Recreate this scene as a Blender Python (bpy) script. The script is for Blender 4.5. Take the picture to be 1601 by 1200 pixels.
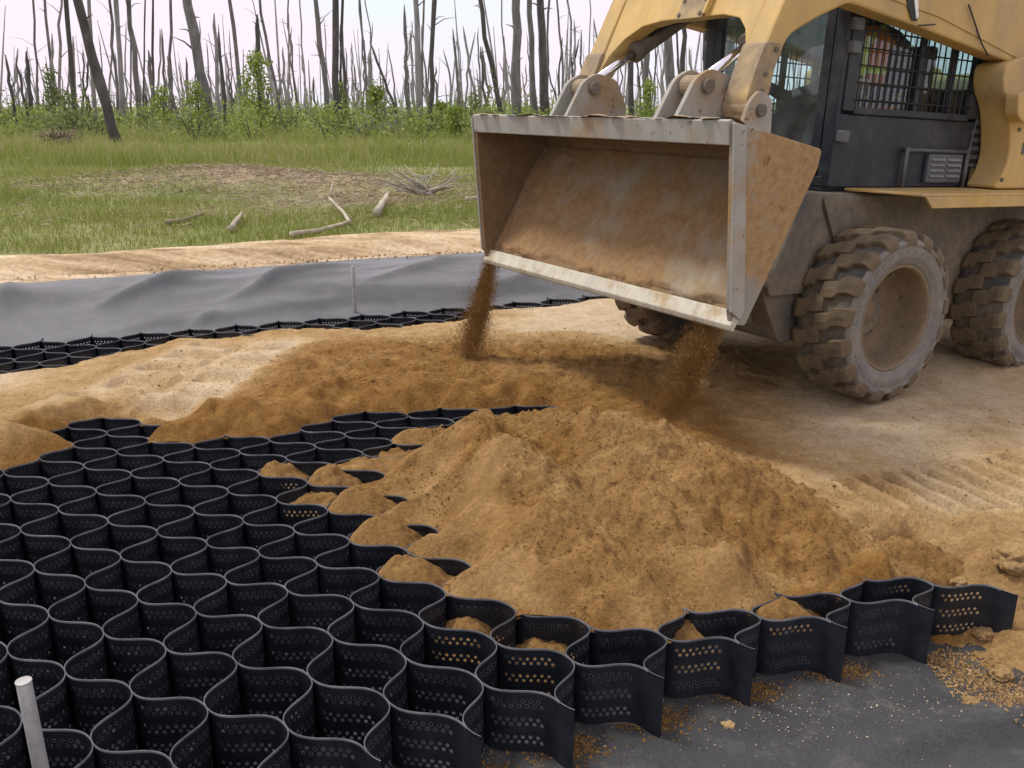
import bpy, math, random
import numpy as np
from mathutils import Vector, Matrix, kdtree, noise as mnoise
for o in list(bpy.data.objects): bpy.data.objects.remove(o)
scene = bpy.context.scene
COL = scene.collection
random.seed(7); RNG = np.random.default_rng(7)
PI = math.pi
rad = math.radians

# ------------------------------------------------------------------ camera, sky, sun, exposure
CAM_H = 1.58
PITCH = 17.26
cam_data = bpy.data.cameras.new('camera')
cam_data.sensor_width = 36.0
cam_data.lens = 1400.0/1601.0*36.0
cam_data.clip_start = 0.05; cam_data.clip_end = 2000.0
cam = bpy.data.objects.new('camera', cam_data); COL.objects.link(cam)
cam.location = (0, 0, CAM_H); cam.rotation_euler = (rad(90-PITCH), 0, 0)
scene.camera = cam

SUN_EL, SUN_AZ = 60.0, 292.0          # azimuth from +y clockwise: high on the left, a little beyond the scene
world = bpy.data.worlds.new('World'); scene.world = world; world.use_nodes = True
wn = world.node_tree.nodes; wl = world.node_tree.links
wn.clear()
w_out = wn.new('ShaderNodeOutputWorld'); w_bg = wn.new('ShaderNodeBackground')
w_sky = wn.new('ShaderNodeTexSky'); w_sky.sky_type = 'NISHITA'; w_sky.sun_disc = False
w_sky.sun_elevation = rad(SUN_EL); w_sky.sun_rotation = rad(SUN_AZ)
w_sky.air_density = 1.0; w_sky.dust_density = 2.0
w_tc = wn.new('ShaderNodeTexCoord')
w_map = wn.new('ShaderNodeMapping'); w_map.inputs['Scale'].default_value = (1.0, 1.0, 2.6)
w_noise = wn.new('ShaderNodeTexNoise'); w_noise.inputs['Scale'].default_value = 3.2
w_noise.inputs['Detail'].default_value = 5.0; w_noise.inputs['Roughness'].default_value = 0.55
w_ramp = wn.new('ShaderNodeValToRGB')
w_ramp.color_ramp.elements[0].position = 0.36; w_ramp.color_ramp.elements[0].color = (7.9, 8.5, 9.2, 1)
w_ramp.color_ramp.elements[1].position = 0.54; w_ramp.color_ramp.elements[1].color = (9.0, 7.9, 8.85, 1)
w_mix = wn.new('ShaderNodeMixRGB'); w_mix.inputs['Fac'].default_value = 0.93
wl.new(w_tc.outputs['Generated'], w_map.inputs['Vector']); wl.new(w_map.outputs['Vector'], w_noise.inputs['Vector'])
wl.new(w_noise.outputs['Fac'], w_ramp.inputs['Fac'])
wl.new(w_sky.outputs['Color'], w_mix.inputs['Color1']); wl.new(w_ramp.outputs['Color'], w_mix.inputs['Color2'])
wl.new(w_mix.outputs['Color'], w_bg.inputs['Color'])
w_bg.inputs['Strength'].default_value = 0.1
wl.new(w_bg.outputs['Background'], w_out.inputs['Surface'])

sun_data = bpy.data.lights.new('sun', 'SUN'); sun_data.energy = 2.5; sun_data.angle = rad(11)
sun_data.color = (1.0, 0.95, 0.87)
sun = bpy.data.objects.new('sun', sun_data); COL.objects.link(sun)
az = rad(SUN_AZ); el = rad(SUN_EL)
sd = Vector((math.sin(az)*math.cos(el), math.cos(az)*math.cos(el), math.sin(el)))
sun.rotation_euler = sd.to_track_quat('Z', 'Y').to_euler()
sun.location = sd*30

vs = scene.view_settings
vs.view_transform = 'Standard'; vs.look = 'None'; vs.exposure = 0.24; vs.gamma = 1.0; vs.use_curve_mapping = False
scene.render.engine = 'CYCLES'
scene.cycles.transparent_max_bounces = 16
scene.cycles.max_bounces = 5


# ------------------------------------------------------------------ helpers
_F = 1400.0; _c = math.cos(rad(PITCH)); _s = math.sin(rad(PITCH))
def ray(px, py):
    u = (px-800.5)/_F; v = (600-py)/_F
    return Vector((u, _c+v*_s, -_s+v*_c))
def at(px, py, Y):
    "world point at forward distance Y"
    d = ray(px, py); return Vector((0, 0, CAM_H)) + d*(Y/d.y)
def on_z(px, py, z):
    d = ray(px, py); return Vector((0, 0, CAM_H)) + d*((z-CAM_H)/d.z)

def tag(o, label=None, cat=None, group=None, kind=None):
    if label: o['label'] = label
    if cat: o['category'] = cat
    if group: o['group'] = group
    if kind: o['kind'] = kind
    return o
def empty(name, loc=(0, 0, 0), parent=None):
    o = bpy.data.objects.new(name, None); COL.objects.link(o); o.location = loc; o.empty_display_size = 0.1
    if parent: o.parent = parent
    return o
def link(name, me, parent=None):
    o = bpy.data.objects.new(name, me); COL.objects.link(o)
    if parent: o.parent = parent
    return o
def np_mesh(name, V, faces, mats, smooth=True, mi=None, attrs=None):
    "V Nx3, faces MxK array (K constant) or list of arrays"
    me = bpy.data.meshes.new(name)
    V = np.asarray(V, dtype=np.float32)
    if isinstance(faces, np.ndarray): faces = [faces]
    faces = [np.asarray(f, dtype=np.int32) for f in faces if len(f)]
    me.vertices.add(len(V)); me.vertices.foreach_set('co', V.ravel())
    nl = sum(f.size for f in faces); npoly = sum(len(f) for f in faces)
    me.loops.add(nl); me.polygons.add(npoly)
    me.loops.foreach_set('vertex_index', np.concatenate([f.ravel() for f in faces]))
    tot = np.concatenate([np.full(len(f), f.shape[1], np.int32) for f in faces])
    st = np.concatenate([[0], np.cumsum(tot)[:-1]]).astype(np.int32)
    me.polygons.foreach_set('loop_start', st)
    me.polygons.foreach_set('use_smooth', np.full(npoly, smooth))
    if mi is not None: me.polygons.foreach_set('material_index', np.asarray(mi, np.int32))
    for m in (mats if isinstance(mats, (list, tuple)) else [mats]): me.materials.append(m)
    for k, a in (attrs or {}).items():
        at_ = me.attributes.new(k, 'FLOAT', 'POINT'); at_.data.foreach_set('value', np.asarray(a, np.float32))
    me.update(calc_edges=True)
    return me

class MB:
    "collects shapes; build() makes ONE mesh object"
    def __init__(s): s.v = []; s.f = []; s.m = []; s.cm = 0
    def add(s, vs, fs):
        b = len(s.v); s.v += [tuple(p) for p in vs]
        for f in fs: s.f.append(tuple(i+b for i in f)); s.m.append(s.cm)
        return s
    def box(s, lo, hi, M=None):
        x0, y0, z0 = lo; x1, y1, z1 = hi
        vs = [(x0,y0,z0),(x1,y0,z0),(x1,y1,z0),(x0,y1,z0),(x0,y0,z1),(x1,y0,z1),(x1,y1,z1),(x0,y1,z1)]
        if M: vs = [M @ Vector(p) for p in vs]
        return s.add(vs, [(0,3,2,1),(4,5,6,7),(0,1,5,4),(1,2,6,5),(2,3,7,6),(3,0,4,7)])
    def prism(s, prof, y0, y1):
        "profile in (x,z) extruded along y"
        n = len(prof); vs = [(p[0], y0, p[1]) for p in prof] + [(p[0], y1, p[1]) for p in prof]
        ar = sum(prof[i][0]*prof[(i+1)%n][1]-prof[(i+1)%n][0]*prof[i][1] for i in range(n))
        fs = [tuple(range(n)), tuple(range(2*n-1, n-1, -1))] + [(i, i+n, (i+1)%n+n, (i+1)%n) for i in range(n)]
        if ar < 0: pass
        else: fs = [tuple(reversed(f)) for f in fs]
        if (y1 < y0): fs = [tuple(reversed(f)) for f in fs]
        fs = [tuple(reversed(f)) for f in fs]
        return s.add(vs, fs)
    def cyl(s, p0, p1, r0, r1=None, n=16, caps=True):
        return s.tube([p0, p1], [r0, r0 if r1 is None else r1], n, caps)
    def tube(s, path, radii, n=8, caps=True):
        path = [Vector(p) for p in path]; vs = []; fs = []
        ref = None
        for i, p in enumerate(path):
            t = (path[min(i+1, len(path)-1)] - path[max(i-1, 0)])
            if t.length < 1e-9: t = Vector((0, 0, 1))
            t.normalize()
            if ref is None:
                ref = Vector((0, 0, 1)) if abs(t.z) < 0.9 else Vector((1, 0, 0))
            a = t.cross(ref); 
            if a.length < 1e-6: a = t.cross(Vector((0, 1, 0)))
            a.normalize(); b = t.cross(a).normalized(); ref = a.cross(t).normalized() if False else ref
            r = radii[i] if isinstance(radii, (list, tuple)) else radii
            for k in range(n):
                an = 2*PI*k/n; vs.append(p + a*(r*math.cos(an)) + b*(r*math.sin(an)))
        for i in range(len(path)-1):
            for k in range(n):
                k2 = (k+1) % n; fs.append((i*n+k, i*n+k2, (i+1)*n+k2, (i+1)*n+k))
        if caps:
            fs.append(tuple(range(n-1, -1, -1))); fs.append(tuple(range((len(path)-1)*n, len(path)*n)))
        return s.add(vs, fs)
    def lathe(s, prof, c=(0,0,0), n=32, closed=False):
        "prof list of (r, y) revolved round the y axis"
        m = len(prof); vs = []; fs = []
        for k in range(n):
            an = 2*PI*k/n
            for r, y in prof: vs.append((c[0]+r*math.cos(an), c[1]+y, c[2]+r*math.sin(an)))
        for k in range(n):
            k2 = (k+1) % n
            for i in range(m if closed else m-1):
                j = (i+1) % m; fs.append((k*m+i, k*m+j, k2*m+j, k2*m+i))
        return s.add(vs, fs)
    def mesh(s, name, mats, smooth=False):
        me = bpy.data.meshes.new(name); me.from_pydata([tuple(p) for p in s.v], [], s.f)
        for m in (mats if isinstance(mats, (list, tuple)) else [mats]): me.materials.append(m)
        if any(s.m): me.polygons.foreach_set('material_index', s.m)
        if smooth: me.polygons.foreach_set('use_smooth', [True]*len(me.polygons))
        me.update(); return me
    def build(s, name, mats, parent=None, smooth=False, bevel=0.0, seg=2):
        o = link(name, s.mesh(name, mats, smooth), parent)
        if bevel:
            b = o.modifiers.new('bevel', 'BEVEL'); b.width = bevel; b.segments = seg; b.limit_method = 'ANGLE'; b.angle_limit = rad(35)
            b.harden_normals = False
        return o

# vectorised value noise
def _hash(ix, iy, seed):
    h = (ix.astype(np.int64)*374761393 + iy.astype(np.int64)*668265263 + seed*1442695041) & 0xffffffff
    h = ((h ^ (h >> 13))*1274126177) & 0xffffffff
    h = (h ^ (h >> 16)) & 0xffffffff
    return h.astype(np.float64)/4294967295.0
def vnoise(x, y, seed=0):
    ix = np.floor(x); iy = np.floor(y); fx = x-ix; fy = y-iy
    fx = fx*fx*fx*(fx*(fx*6-15)+10); fy = fy*fy*fy*(fy*(fy*6-15)+10)
    a = _hash(ix, iy, seed); b = _hash(ix+1, iy, seed); c = _hash(ix, iy+1, seed); d = _hash(ix+1, iy+1, seed)
    return (a+(b-a)*fx)*(1-fy) + (c+(d-c)*fx)*fy
def fbm(x, y, scale, octv=4, seed=0, gain=0.5):
    "returns about -1..1"
    t = np.zeros_like(x); amp = 1.0; tot = 0; f = 1.0/scale
    for k in range(octv):
        c, s_ = math.cos(0.6*k+0.3), math.sin(0.6*k+0.3)
        t += amp*(vnoise((x*c-y*s_)*f+17.3*k, (x*s_+y*c)*f-9.1*k, seed+k)*2-1); tot += amp; amp *= gain; f *= 2.03
    return t/tot*1.4
def sstep(a, b, x):
    t = np.clip((x-a)/(b-a), 0, 1); return t*t*(3-2*t)

# ------------------------------------------------------------------ materials
MATS = {}
def new_mat(name):
    m = bpy.data.materials.new(name); m.use_nodes = True; MATS[name] = m
    nt = m.node_tree; b = nt.nodes['Principled BSDF']
    return m, nt, b
def N(nt, t, **kw):
    n = nt.nodes.new(t)
    for k, v in kw.items():
        if k in n.inputs: n.inputs[k].default_value = v
        else: setattr(n, k, v)
    return n
def noise_node(nt, scale, detail=4, rough=0.55, coord='Object', sc=None):
    tc = N(nt, 'ShaderNodeTexCoord'); n = N(nt, 'ShaderNodeTexNoise')
    n.inputs['Scale'].default_value = scale; n.inputs['Detail'].default_value = detail; n.inputs['Roughness'].default_value = rough
    if sc:
        mp = N(nt, 'ShaderNodeMapping'); mp.inputs['Scale'].default_value = sc
        nt.links.new(tc.outputs[coord], mp.inputs['Vector']); nt.links.new(mp.outputs['Vector'], n.inputs['Vector'])
    else: nt.links.new(tc.outputs[coord], n.inputs['Vector'])
    return n
def ramp(nt, src, stops):
    r = N(nt, 'ShaderNodeValToRGB'); e = r.color_ramp.elements
    while len(e) < len(stops): e.new(0.5)
    for i, (p, c) in enumerate(stops):
        e[i].position = p; e[i].color = (*c, 1) if len(c) == 3 else c
    nt.links.new(src, r.inputs['Fac']); return r
def mixc(nt, fac, a, b, mode='MIX'):
    m = N(nt, 'ShaderNodeMixRGB'); m.blend_type = mode
    for i, s in (('Fac', fac), ('Color1', a), ('Color2', b)):
        if hasattr(s, 'links'): nt.links.new(s, m.inputs[i])
        elif isinstance(s, (int, float)): m.inputs[i].default_value = s
        else: m.inputs[i].default_value = (*s, 1)
    return m.outputs['Color']
def bump(nt, b, h, strength=0.4, dist=0.01):
    n = N(nt, 'ShaderNodeBump'); n.inputs['Strength'].default_value = strength; n.inputs['Distance'].default_value = dist
    nt.links.new(h, n.inputs['Height']); nt.links.new(n.outputs['Normal'], b.inputs['Normal']); return n

def mat_sand():
    m, nt, b = new_mat('sand')
    att = N(nt, 'ShaderNodeAttribute'); att.attribute_name = 'dry'
    n1 = noise_node(nt, 9.0, 6, 0.65); n2 = noise_node(nt, 70.0, 5, 0.7); n3 = noise_node(nt, 420.0, 2, 0.6)
    moist = ramp(nt, n1.outputs['Fac'], [(0.30, (0.178, 0.088, 0.022)), (0.52, (0.282, 0.150, 0.041)), (0.72, (0.385, 0.224, 0.070))])
    dry = ramp(nt, n1.outputs['Fac'], [(0.30, (0.400, 0.262, 0.118)), (0.55, (0.520, 0.362, 0.180)), (0.75, (0.630, 0.470, 0.270))])
    grain = ramp(nt, n2.outputs['Fac'], [(0.28, (0.60, 0.55, 0.48)), (0.48, (1.0, 0.98, 0.95)), (0.72, (1.32, 1.28, 1.20))])
    pale = ramp(nt, n1.outputs['Fac'], [(0.30, (0.520, 0.405, 0.255)), (0.55, (0.640, 0.520, 0.350)), (0.75, (0.730, 0.620, 0.460))])
    f1 = N(nt, 'ShaderNodeMapRange'); f1.inputs['From Max'].default_value = 0.68; nt.links.new(att.outputs['Fac'], f1.inputs['Value'])
    f2 = N(nt, 'ShaderNodeMapRange'); f2.inputs['From Min'].default_value = 0.68; f2.inputs['From Max'].default_value = 1.0; nt.links.new(att.outputs['Fac'], f2.inputs['Value'])
    mx = mixc(nt, f1.outputs['Result'], moist.outputs['Color'], dry.outputs['Color'])
    mx = mixc(nt, f2.outputs['Result'], mx, pale.outputs['Color'])
    col = mixc(nt, 0.85, mx, grain.outputs['Color'], 'MULTIPLY')
    g3 = ramp(nt, n3.outputs['Fac'], [(0.3, (0.78, 0.76, 0.72)), (0.7, (1.2, 1.18, 1.15))])
    col = mixc(nt, 0.6, col, g3.outputs['Color'], 'MULTIPLY')
    nt.links.new(col, b.inputs['Base Color'])
    b.inputs['Roughness'].default_value = 0.95; b.inputs['Specular IOR Level'].default_value = 0.2
    ad = N(nt, 'ShaderNodeMath', operation='ADD'); mu = N(nt, 'ShaderNodeMath', operation='MULTIPLY'); mu.inputs[1].default_value = 0.35
    nt.links.new(n3.outputs['Fac'], mu.inputs[0]); nt.links.new(n2.outputs['Fac'], ad.inputs[0]); nt.links.new(mu.outputs[0], ad.inputs[1])
    bump(nt, b, ad.outputs[0], 1.0, 0.016)
    return m
def mat_dirt():
    m, nt, b = new_mat('dirt_road')
    n1 = noise_node(nt, 2.6, 6, 0.62); n2 = noise_node(nt, 22.0, 5, 0.65)
    mp = N(nt, 'ShaderNodeMapping'); mp.inputs['Rotation'].default_value = (0, 0, -0.375); mp.inputs['Scale'].default_value = (0.10, 1.9, 1.0)
    mp.vector_type = 'POINT'; tc = N(nt, 'ShaderNodeTexCoord'); nt.links.new(tc.outputs['Object'], mp.inputs['Vector']); nt.links.new(mp.outputs['Vector'], n1.inputs['Vector'])
    c = ramp(nt, n1.outputs['Fac'], [(0.34, (0.290, 0.200, 0.110)), (0.48, (0.500, 0.375, 0.225)), (0.64, (0.660, 0.540, 0.370))])
    g = ramp(nt, n2.outputs['Fac'], [(0.3, (0.62, 0.6, 0.56)), (0.55, (1, 1, 1)), (0.75, (1.2, 1.18, 1.15))])
    nt.links.new(mixc(nt, 0.8, c.outputs['Color'], g.outputs['Color'], 'MULTIPLY'), b.inputs['Base Color'])
    b.inputs['Roughness'].default_value = 0.95; b.inputs['Specular IOR Level'].default_value = 0.2
    bump(nt, b, n2.outputs['Fac'], 0.6, 0.03); return m
def mat_fabric(name='geotextile', k=0.60):
    m, nt, b = new_mat(name)
    n1 = noise_node(nt, 2.4, 5, 0.6); n2 = noise_node(nt, 160.0, 3, 0.6); n3 = noise_node(nt, 11.0, 6, 0.7)
    c = ramp(nt, n1.outputs['Fac'], [(0.3, (0.045*k, 0.0465*k, 0.0490*k)), (0.7, (0.076*k, 0.078*k, 0.081*k))])
    dust = ramp(nt, n3.outputs['Fac'], [(0.52, (0, 0, 0)), (0.74, (0.40, 0.40, 0.40))])
    col = mixc(nt, dust.outputs['Color'], c.outputs['Color'], (0.150, 0.140, 0.125))
    g = ramp(nt, n2.outputs['Fac'], [(0.3, (0.7, 0.7, 0.7)), (0.7, (1.25, 1.25, 1.25))])
    nt.links.new(mixc(nt, 1.0, col, g.outputs['Color'], 'MULTIPLY'), b.inputs['Base Color'])
    b.inputs['Roughness'].default_value = 0.62; b.inputs['Specular IOR Level'].default_value = 0.35
    b.inputs['Sheen Weight'].default_value = 0.20*k; b.inputs['Sheen Roughness'].default_value = 0.45
    b.inputs['Sheen Tint'].default_value = (0.95, 0.95, 0.95, 1)
    bump(nt, b, n2.outputs['Fac'], 0.25, 0.003); return m
def mat_hdpe(name, lo, hi, rough):
    m, nt, b = new_mat(name)
    n1 = noise_node(nt, 14.0, 5, 0.65); n2 = noise_node(nt, 240.0, 2, 0.5)
    c = ramp(nt, n1.outputs['Fac'], [(0.35, lo), (0.66, hi), (0.78, tuple(x*1.6 for x in hi))])
    nt.links.new(c.outputs['Color'], b.inputs['Base Color'])
    b.inputs['Roughness'].default_value = rough; b.inputs['Specular IOR Level'].default_value = 0.36
    bump(nt, b, n2.outputs['Fac'], 0.12, 0.001); return m
def mat_dusty(name, paint, dust, amount=(0.40, 0.62), scale=3.0, rough=0.55, metal=0.0, dark=None, fine=28.0, dthr=0.60):
    "painted metal partly covered by dried mud"
    m, nt, b = new_mat(name)
    n1 = noise_node(nt, scale, 7, 0.68); n2 = noise_node(nt, fine, 5, 0.7); n3 = noise_node(nt, scale*2.7, 5, 0.6, sc=(1, 1, 0.35))
    p = ramp(nt, n3.outputs['Fac'], [(0.3, tuple(x*0.80 for x in paint)), (0.7, tuple(min(1, x*1.12) for x in paint))])
    d = ramp(nt, n2.outputs['Fac'], [(0.3, tuple(x*0.70 for x in dust)), (0.7, tuple(x*1.15 for x in dust))])
    f = ramp(nt, n1.outputs['Fac'], [(amount[0], (0, 0, 0)), (amount[1], (1, 1, 1))])
    col = mixc(nt, f.outputs['Color'], p.outputs['Color'], d.outputs['Color'])
    if dark:
        n4 = noise_node(nt, scale*5, 6, 0.75); k = ramp(nt, n4.outputs['Fac'], [(dthr, (0, 0, 0)), (dthr+0.06, (1, 1, 1))])
        col = mixc(nt, k.outputs['Color'], col, dark)
    nt.links.new(col, b.inputs['Base Color'])
    r = ramp(nt, f.outputs['Color'], [(0, (rough,)*3), (1, (0.93,)*3)]); nt.links.new(r.outputs['Color'], b.inputs['Roughness'])
    b.inputs['Metallic'].default_value = metal; b.inputs['Specular IOR Level'].default_value = 0.35
    bump(nt, b, n2.outputs['Fac'], 0.25, 0.004); return m
def mat_plain(name, col, rough=0.6, metal=0.0, spec=0.4, var=0.25, scale=20.0):
    m, nt, b = new_mat(name)
    n = noise_node(nt, scale, 5, 0.6)
    c = ramp(nt, n.outputs['Fac'], [(0.3, tuple(x*(1-var) for x in col)), (0.7, tuple(min(1, x*(1+var)) for x in col))])
    nt.links.new(c.outputs['Color'], b.inputs['Base Color'])
    b.inputs['Roughness'].default_value = rough; b.inputs['Metallic'].default_value = metal; b.inputs['Specular IOR Level'].default_value = spec
    return m
def mat_glass(name='cab_glass', d0=0.06, d1=0.24):
    m, nt, b = new_mat(name)
    tr = N(nt, 'ShaderNodeBsdfTransparent'); tr.inputs['Color'].default_value = (0.78, 0.93, 0.92, 1)
    gl = N(nt, 'ShaderNodeBsdfGlossy'); gl.inputs['Roughness'].default_value = 0.03; gl.inputs['Color'].default_value = (0.9, 0.95, 0.95, 1)
    lw = N(nt, 'ShaderNodeLayerWeight'); lw.inputs['Blend'].default_value = 0.5
    pw = N(nt, 'ShaderNodeMath', operation='POWER'); pw.inputs[1].default_value = 3.0; nt.links.new(lw.outputs['Facing'], pw.inputs[0])
    fr = N(nt, 'ShaderNodeMath', operation='MULTIPLY_ADD'); fr.inputs[1].default_value = 0.7; fr.inputs[2].default_value = 0.06; nt.links.new(pw.outputs[0], fr.inputs[0])
    n = noise_node(nt, 6.0, 5, 0.6); df = N(nt, 'ShaderNodeBsdfDiffuse'); df.inputs['Color'].default_value = (0.40, 0.43, 0.41, 1)
    dr = ramp(nt, n.outputs['Fac'], [(0.40, (d0,)*3), (0.8, (d1,)*3)])
    mx = N(nt, 'ShaderNodeMixShader'); nt.links.new(fr.outputs[0], mx.inputs[0]); nt.links.new(tr.outputs[0], mx.inputs[1]); nt.links.new(gl.outputs[0], mx.inputs[2])
    m2 = N(nt, 'ShaderNodeMixShader'); nt.links.new(dr.outputs['Color'], m2.inputs[0]); nt.links.new(mx.outputs[0], m2.inputs[1]); nt.links.new(df.outputs[0], m2.inputs[2])
    nt.links.new(m2.outputs[0], nt.nodes['Material Output'].inputs['Surface']); return m
def mat_attr(name, stops, attr='tint', rough=0.8, trans=0.0, objrand=0.0):
    m, nt, b = new_mat(name)
    att = N(nt, 'ShaderNodeAttribute'); att.attribute_name = attr
    src = att.outputs['Fac']
    if objrand:
        oi = N(nt, 'ShaderNodeObjectInfo'); ma = N(nt, 'ShaderNodeMath', operation='MULTIPLY_ADD')
        ma.inputs[1].default_value = objrand; nt.links.new(oi.outputs['Random'], ma.inputs[0]); nt.links.new(src, ma.inputs[2]); src = ma.outputs[0]
    r = ramp(nt, src, stops); nt.links.new(r.outputs['Color'], b.inputs['Base Color'])
    b.inputs['Roughness'].default_value = rough; b.inputs['Specular IOR Level'].default_value = 0.2
    if trans:
        t = N(nt, 'ShaderNodeBsdfTranslucent'); nt.links.new(r.outputs['Color'], t.inputs['Color'])
        mx = N(nt, 'ShaderNodeMixShader'); mx.inputs[0].default_value = trans
        nt.links.new(b.outputs[0], mx.inputs[1]); nt.links.new(t.outputs[0], mx.inputs[2]); nt.links.new(mx.outputs[0], nt.nodes['Material Output'].inputs['Surface'])
    return m
def mat_bark(name, lo, hi, scale=6.0):
    m, nt, b = new_mat(name)
    n = noise_node(nt, scale, 6, 0.7, sc=(1, 1, 0.22)); n2 = noise_node(nt, 1.1, 3, 0.5)
    c = ramp(nt, n.outputs['Fac'], [(0.3, lo), (0.68, hi)])
    k = ramp(nt, n2.outputs['Fac'], [(0.35, (0.6, 0.6, 0.6)), (0.65, (1.15, 1.15, 1.15))])
    nt.links.new(mixc(nt, 0.8, c.outputs['Color'], k.outputs['Color'], 'MULTIPLY'), b.inputs['Base Color'])
    b.inputs['Roughness'].default_value = 0.9; bump(nt, b, n.outputs['Fac'], 0.6, 0.02); return m
def mat_field():
    m, nt, b = new_mat('field_soil')
    n1 = noise_node(nt, 0.35, 6, 0.6); n2 = noise_node(nt, 5.0, 6, 0.7)
    c0 = ramp(nt, n1.outputs['Fac'], [(0.32, (0.130, 0.160, 0.042)), (0.52, (0.190, 0.205, 0.066)), (0.68, (0.260, 0.235, 0.115))])
    att = N(nt, 'ShaderNodeAttribute'); att.attribute_name = 'bare'
    soil = ramp(nt, n2.outputs['Fac'], [(0.35, (0.200, 0.150, 0.090)), (0.65, (0.400, 0.325, 0.215))])
    cm = mixc(nt, att.outputs['Fac'], c0.outputs['Color'], soil.outputs['Color'])
    class _c: outputs = {'Color': cm}
    c = _c
    g = ramp(nt, n2.outputs['Fac'], [(0.3, (0.6, 0.62, 0.55)), (0.7, (1.3, 1.25, 1.2))])
    nt.links.new(mixc(nt, 0.8, c.outputs['Color'], g.outputs['Color'], 'MULTIPLY'), b.inputs['Base Color'])
    b.inputs['Roughness'].default_value = 0.95; bump(nt, b, n2.outputs['Fac'], 0.6, 0.05); return m

M_SAND = mat_sand(); M_DIRT = mat_dirt(); M_FAB = mat_fabric(); M_FAB2 = mat_fabric('dusty_geotextile', 1.5); M_FIELD = mat_field()  # far sheet: same fabric with a lighter base colour
M_HDPE = mat_hdpe('black_plastic', (0.008, 0.0095, 0.013), (0.018, 0.021, 0.028), 0.42)
M_RIM = mat_hdpe('scuffed_plastic_edge', (0.050, 0.054, 0.062), (0.120, 0.125, 0.138), 0.5)
M_BURR = mat_hdpe('punched_hole_burr', (0.065, 0.072, 0.085), (0.135, 0.144, 0.162), 0.45)  # pale ring round each hole: light showing at the perforations, painted as colour
MUD = (0.330, 0.235, 0.135)
M_YEL = mat_dusty('yellow_paint', (0.520, 0.345, 0.110), (0.400, 0.310, 0.190), (0.44, 0.76), 2.5, 0.5, 0.0, (0.16, 0.115, 0.06), 40.0, 0.665)
M_YELD = mat_dusty('yellow_paint_muddy', (0.440, 0.315, 0.130), (0.290, 0.225, 0.150), (0.34, 0.56), 5.0, 0.5)
M_STEEL = mat_dusty('bucket_steel', (0.330, 0.325, 0.290), MUD, (0.48, 0.66), 3.5, 0.55, 0.0, (0.14, 0.085, 0.045))
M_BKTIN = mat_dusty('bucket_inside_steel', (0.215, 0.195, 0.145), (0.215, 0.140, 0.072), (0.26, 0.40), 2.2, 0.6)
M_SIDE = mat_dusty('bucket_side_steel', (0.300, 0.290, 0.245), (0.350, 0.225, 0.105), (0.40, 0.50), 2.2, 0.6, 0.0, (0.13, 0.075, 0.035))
M_EDGE = mat_dusty('worn_cutting_edge', (0.520, 0.490, 0.390), (0.440, 0.330, 0.190), (0.50, 0.62), 6.0, 0.5)
M_BODY = mat_dusty('muddy_chassis', (0.080, 0.076, 0.068), (0.215, 0.178, 0.128), (0.32, 0.60), 3.0, 0.7)
M_BLACK = mat_dusty('black_cab_paint', (0.014, 0.018, 0.026), (0.095, 0.095, 0.092), (0.46, 0.85), 3.2, 0.45)
M_WIRE = mat_plain('screen_wire', (0.012, 0.013, 0.015), 0.5)
M_GREY = mat_dusty('grey_panel', (0.100, 0.105, 0.110), (0.20, 0.18, 0.15), (0.5, 0.8), 5.0, 0.5)
M_RUB = mat_dusty('tyre_rubber', (0.050, 0.051, 0.052), (0.170, 0.148, 0.112), (0.30, 0.62), 4.0, 0.8)
M_LUG = mat_dusty('tyre_lug_rubber', (0.070, 0.060, 0.045), (0.205, 0.152, 0.088), (0.25, 0.60), 6.0, 0.85)
M_WALL = mat_dusty('tyre_sidewall', (0.150, 0.148, 0.140), (0.265, 0.235, 0.190), (0.35, 0.70), 6.0, 0.85, fine=60.0)
M_RIMW = mat_dusty('muddy_rim', (0.230, 0.175, 0.105), (0.215, 0.160, 0.098), (0.35, 0.6), 5.0, 0.8, 0.0, (0.10, 0.07, 0.04))
M_CHROME = mat_plain('chrome_rod', (0.78, 0.78, 0.80), 0.16, 1.0, 0.5, 0.04)
M_GLASS = mat_glass(); M_GLASS2 = mat_glass('side_glass', 0.015, 0.08)
M_HOSE = mat_plain('rubber_hose', (0.015, 0.015, 0.016), 0.6)
M_STAKE = mat_dusty('galvanised_stake', (0.42, 0.42, 0.41), (0.24, 0.22, 0.19), (0.5, 0.7), 14.0, 0.5, 0.3)
M_STONE = mat_plain('pebble_stone', (0.34, 0.24, 0.11), 0.85, 0, 0.2, 0.3, 40)
M_CHIP = mat_plain('pale_chip', (0.46, 0.40, 0.30), 0.9, 0, 0.2, 0.3, 30)
M_CLOD = mat_plain('clod_soil', (0.330, 0.235, 0.135), 0.95, 0, 0.1, 0.35, 18)
M_WOOD = mat_bark('bleached_wood', (0.300, 0.260, 0.190), (0.560, 0.500, 0.390), 9.0)
M_BARKD = mat_bark('charred_bark', (0.045, 0.042, 0.041), (0.130, 0.118, 0.112))
M_BARKG = mat_bark('grey_bark', (0.100, 0.096, 0.094), (0.240, 0.228, 0.220))
M_BARKP = mat_bark('pale_bark', (0.190, 0.184, 0.180), (0.370, 0.356, 0.346))
M_LEAF = mat_attr('fresh_leaf', [(0.0, (0.130, 0.185, 0.035)), (0.5, (0.230, 0.310, 0.060)), (1.0, (0.340, 0.410, 0.110))], rough=0.6, trans=0.35, objrand=0.25)
M_LEAFD = mat_attr('dark_leaf', [(0.0, (0.085, 0.125, 0.036)), (0.5, (0.150, 0.195, 0.062)), (1.0, (0.235, 0.265, 0.105))], rough=0.65, trans=0.3, objrand=0.3)
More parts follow.
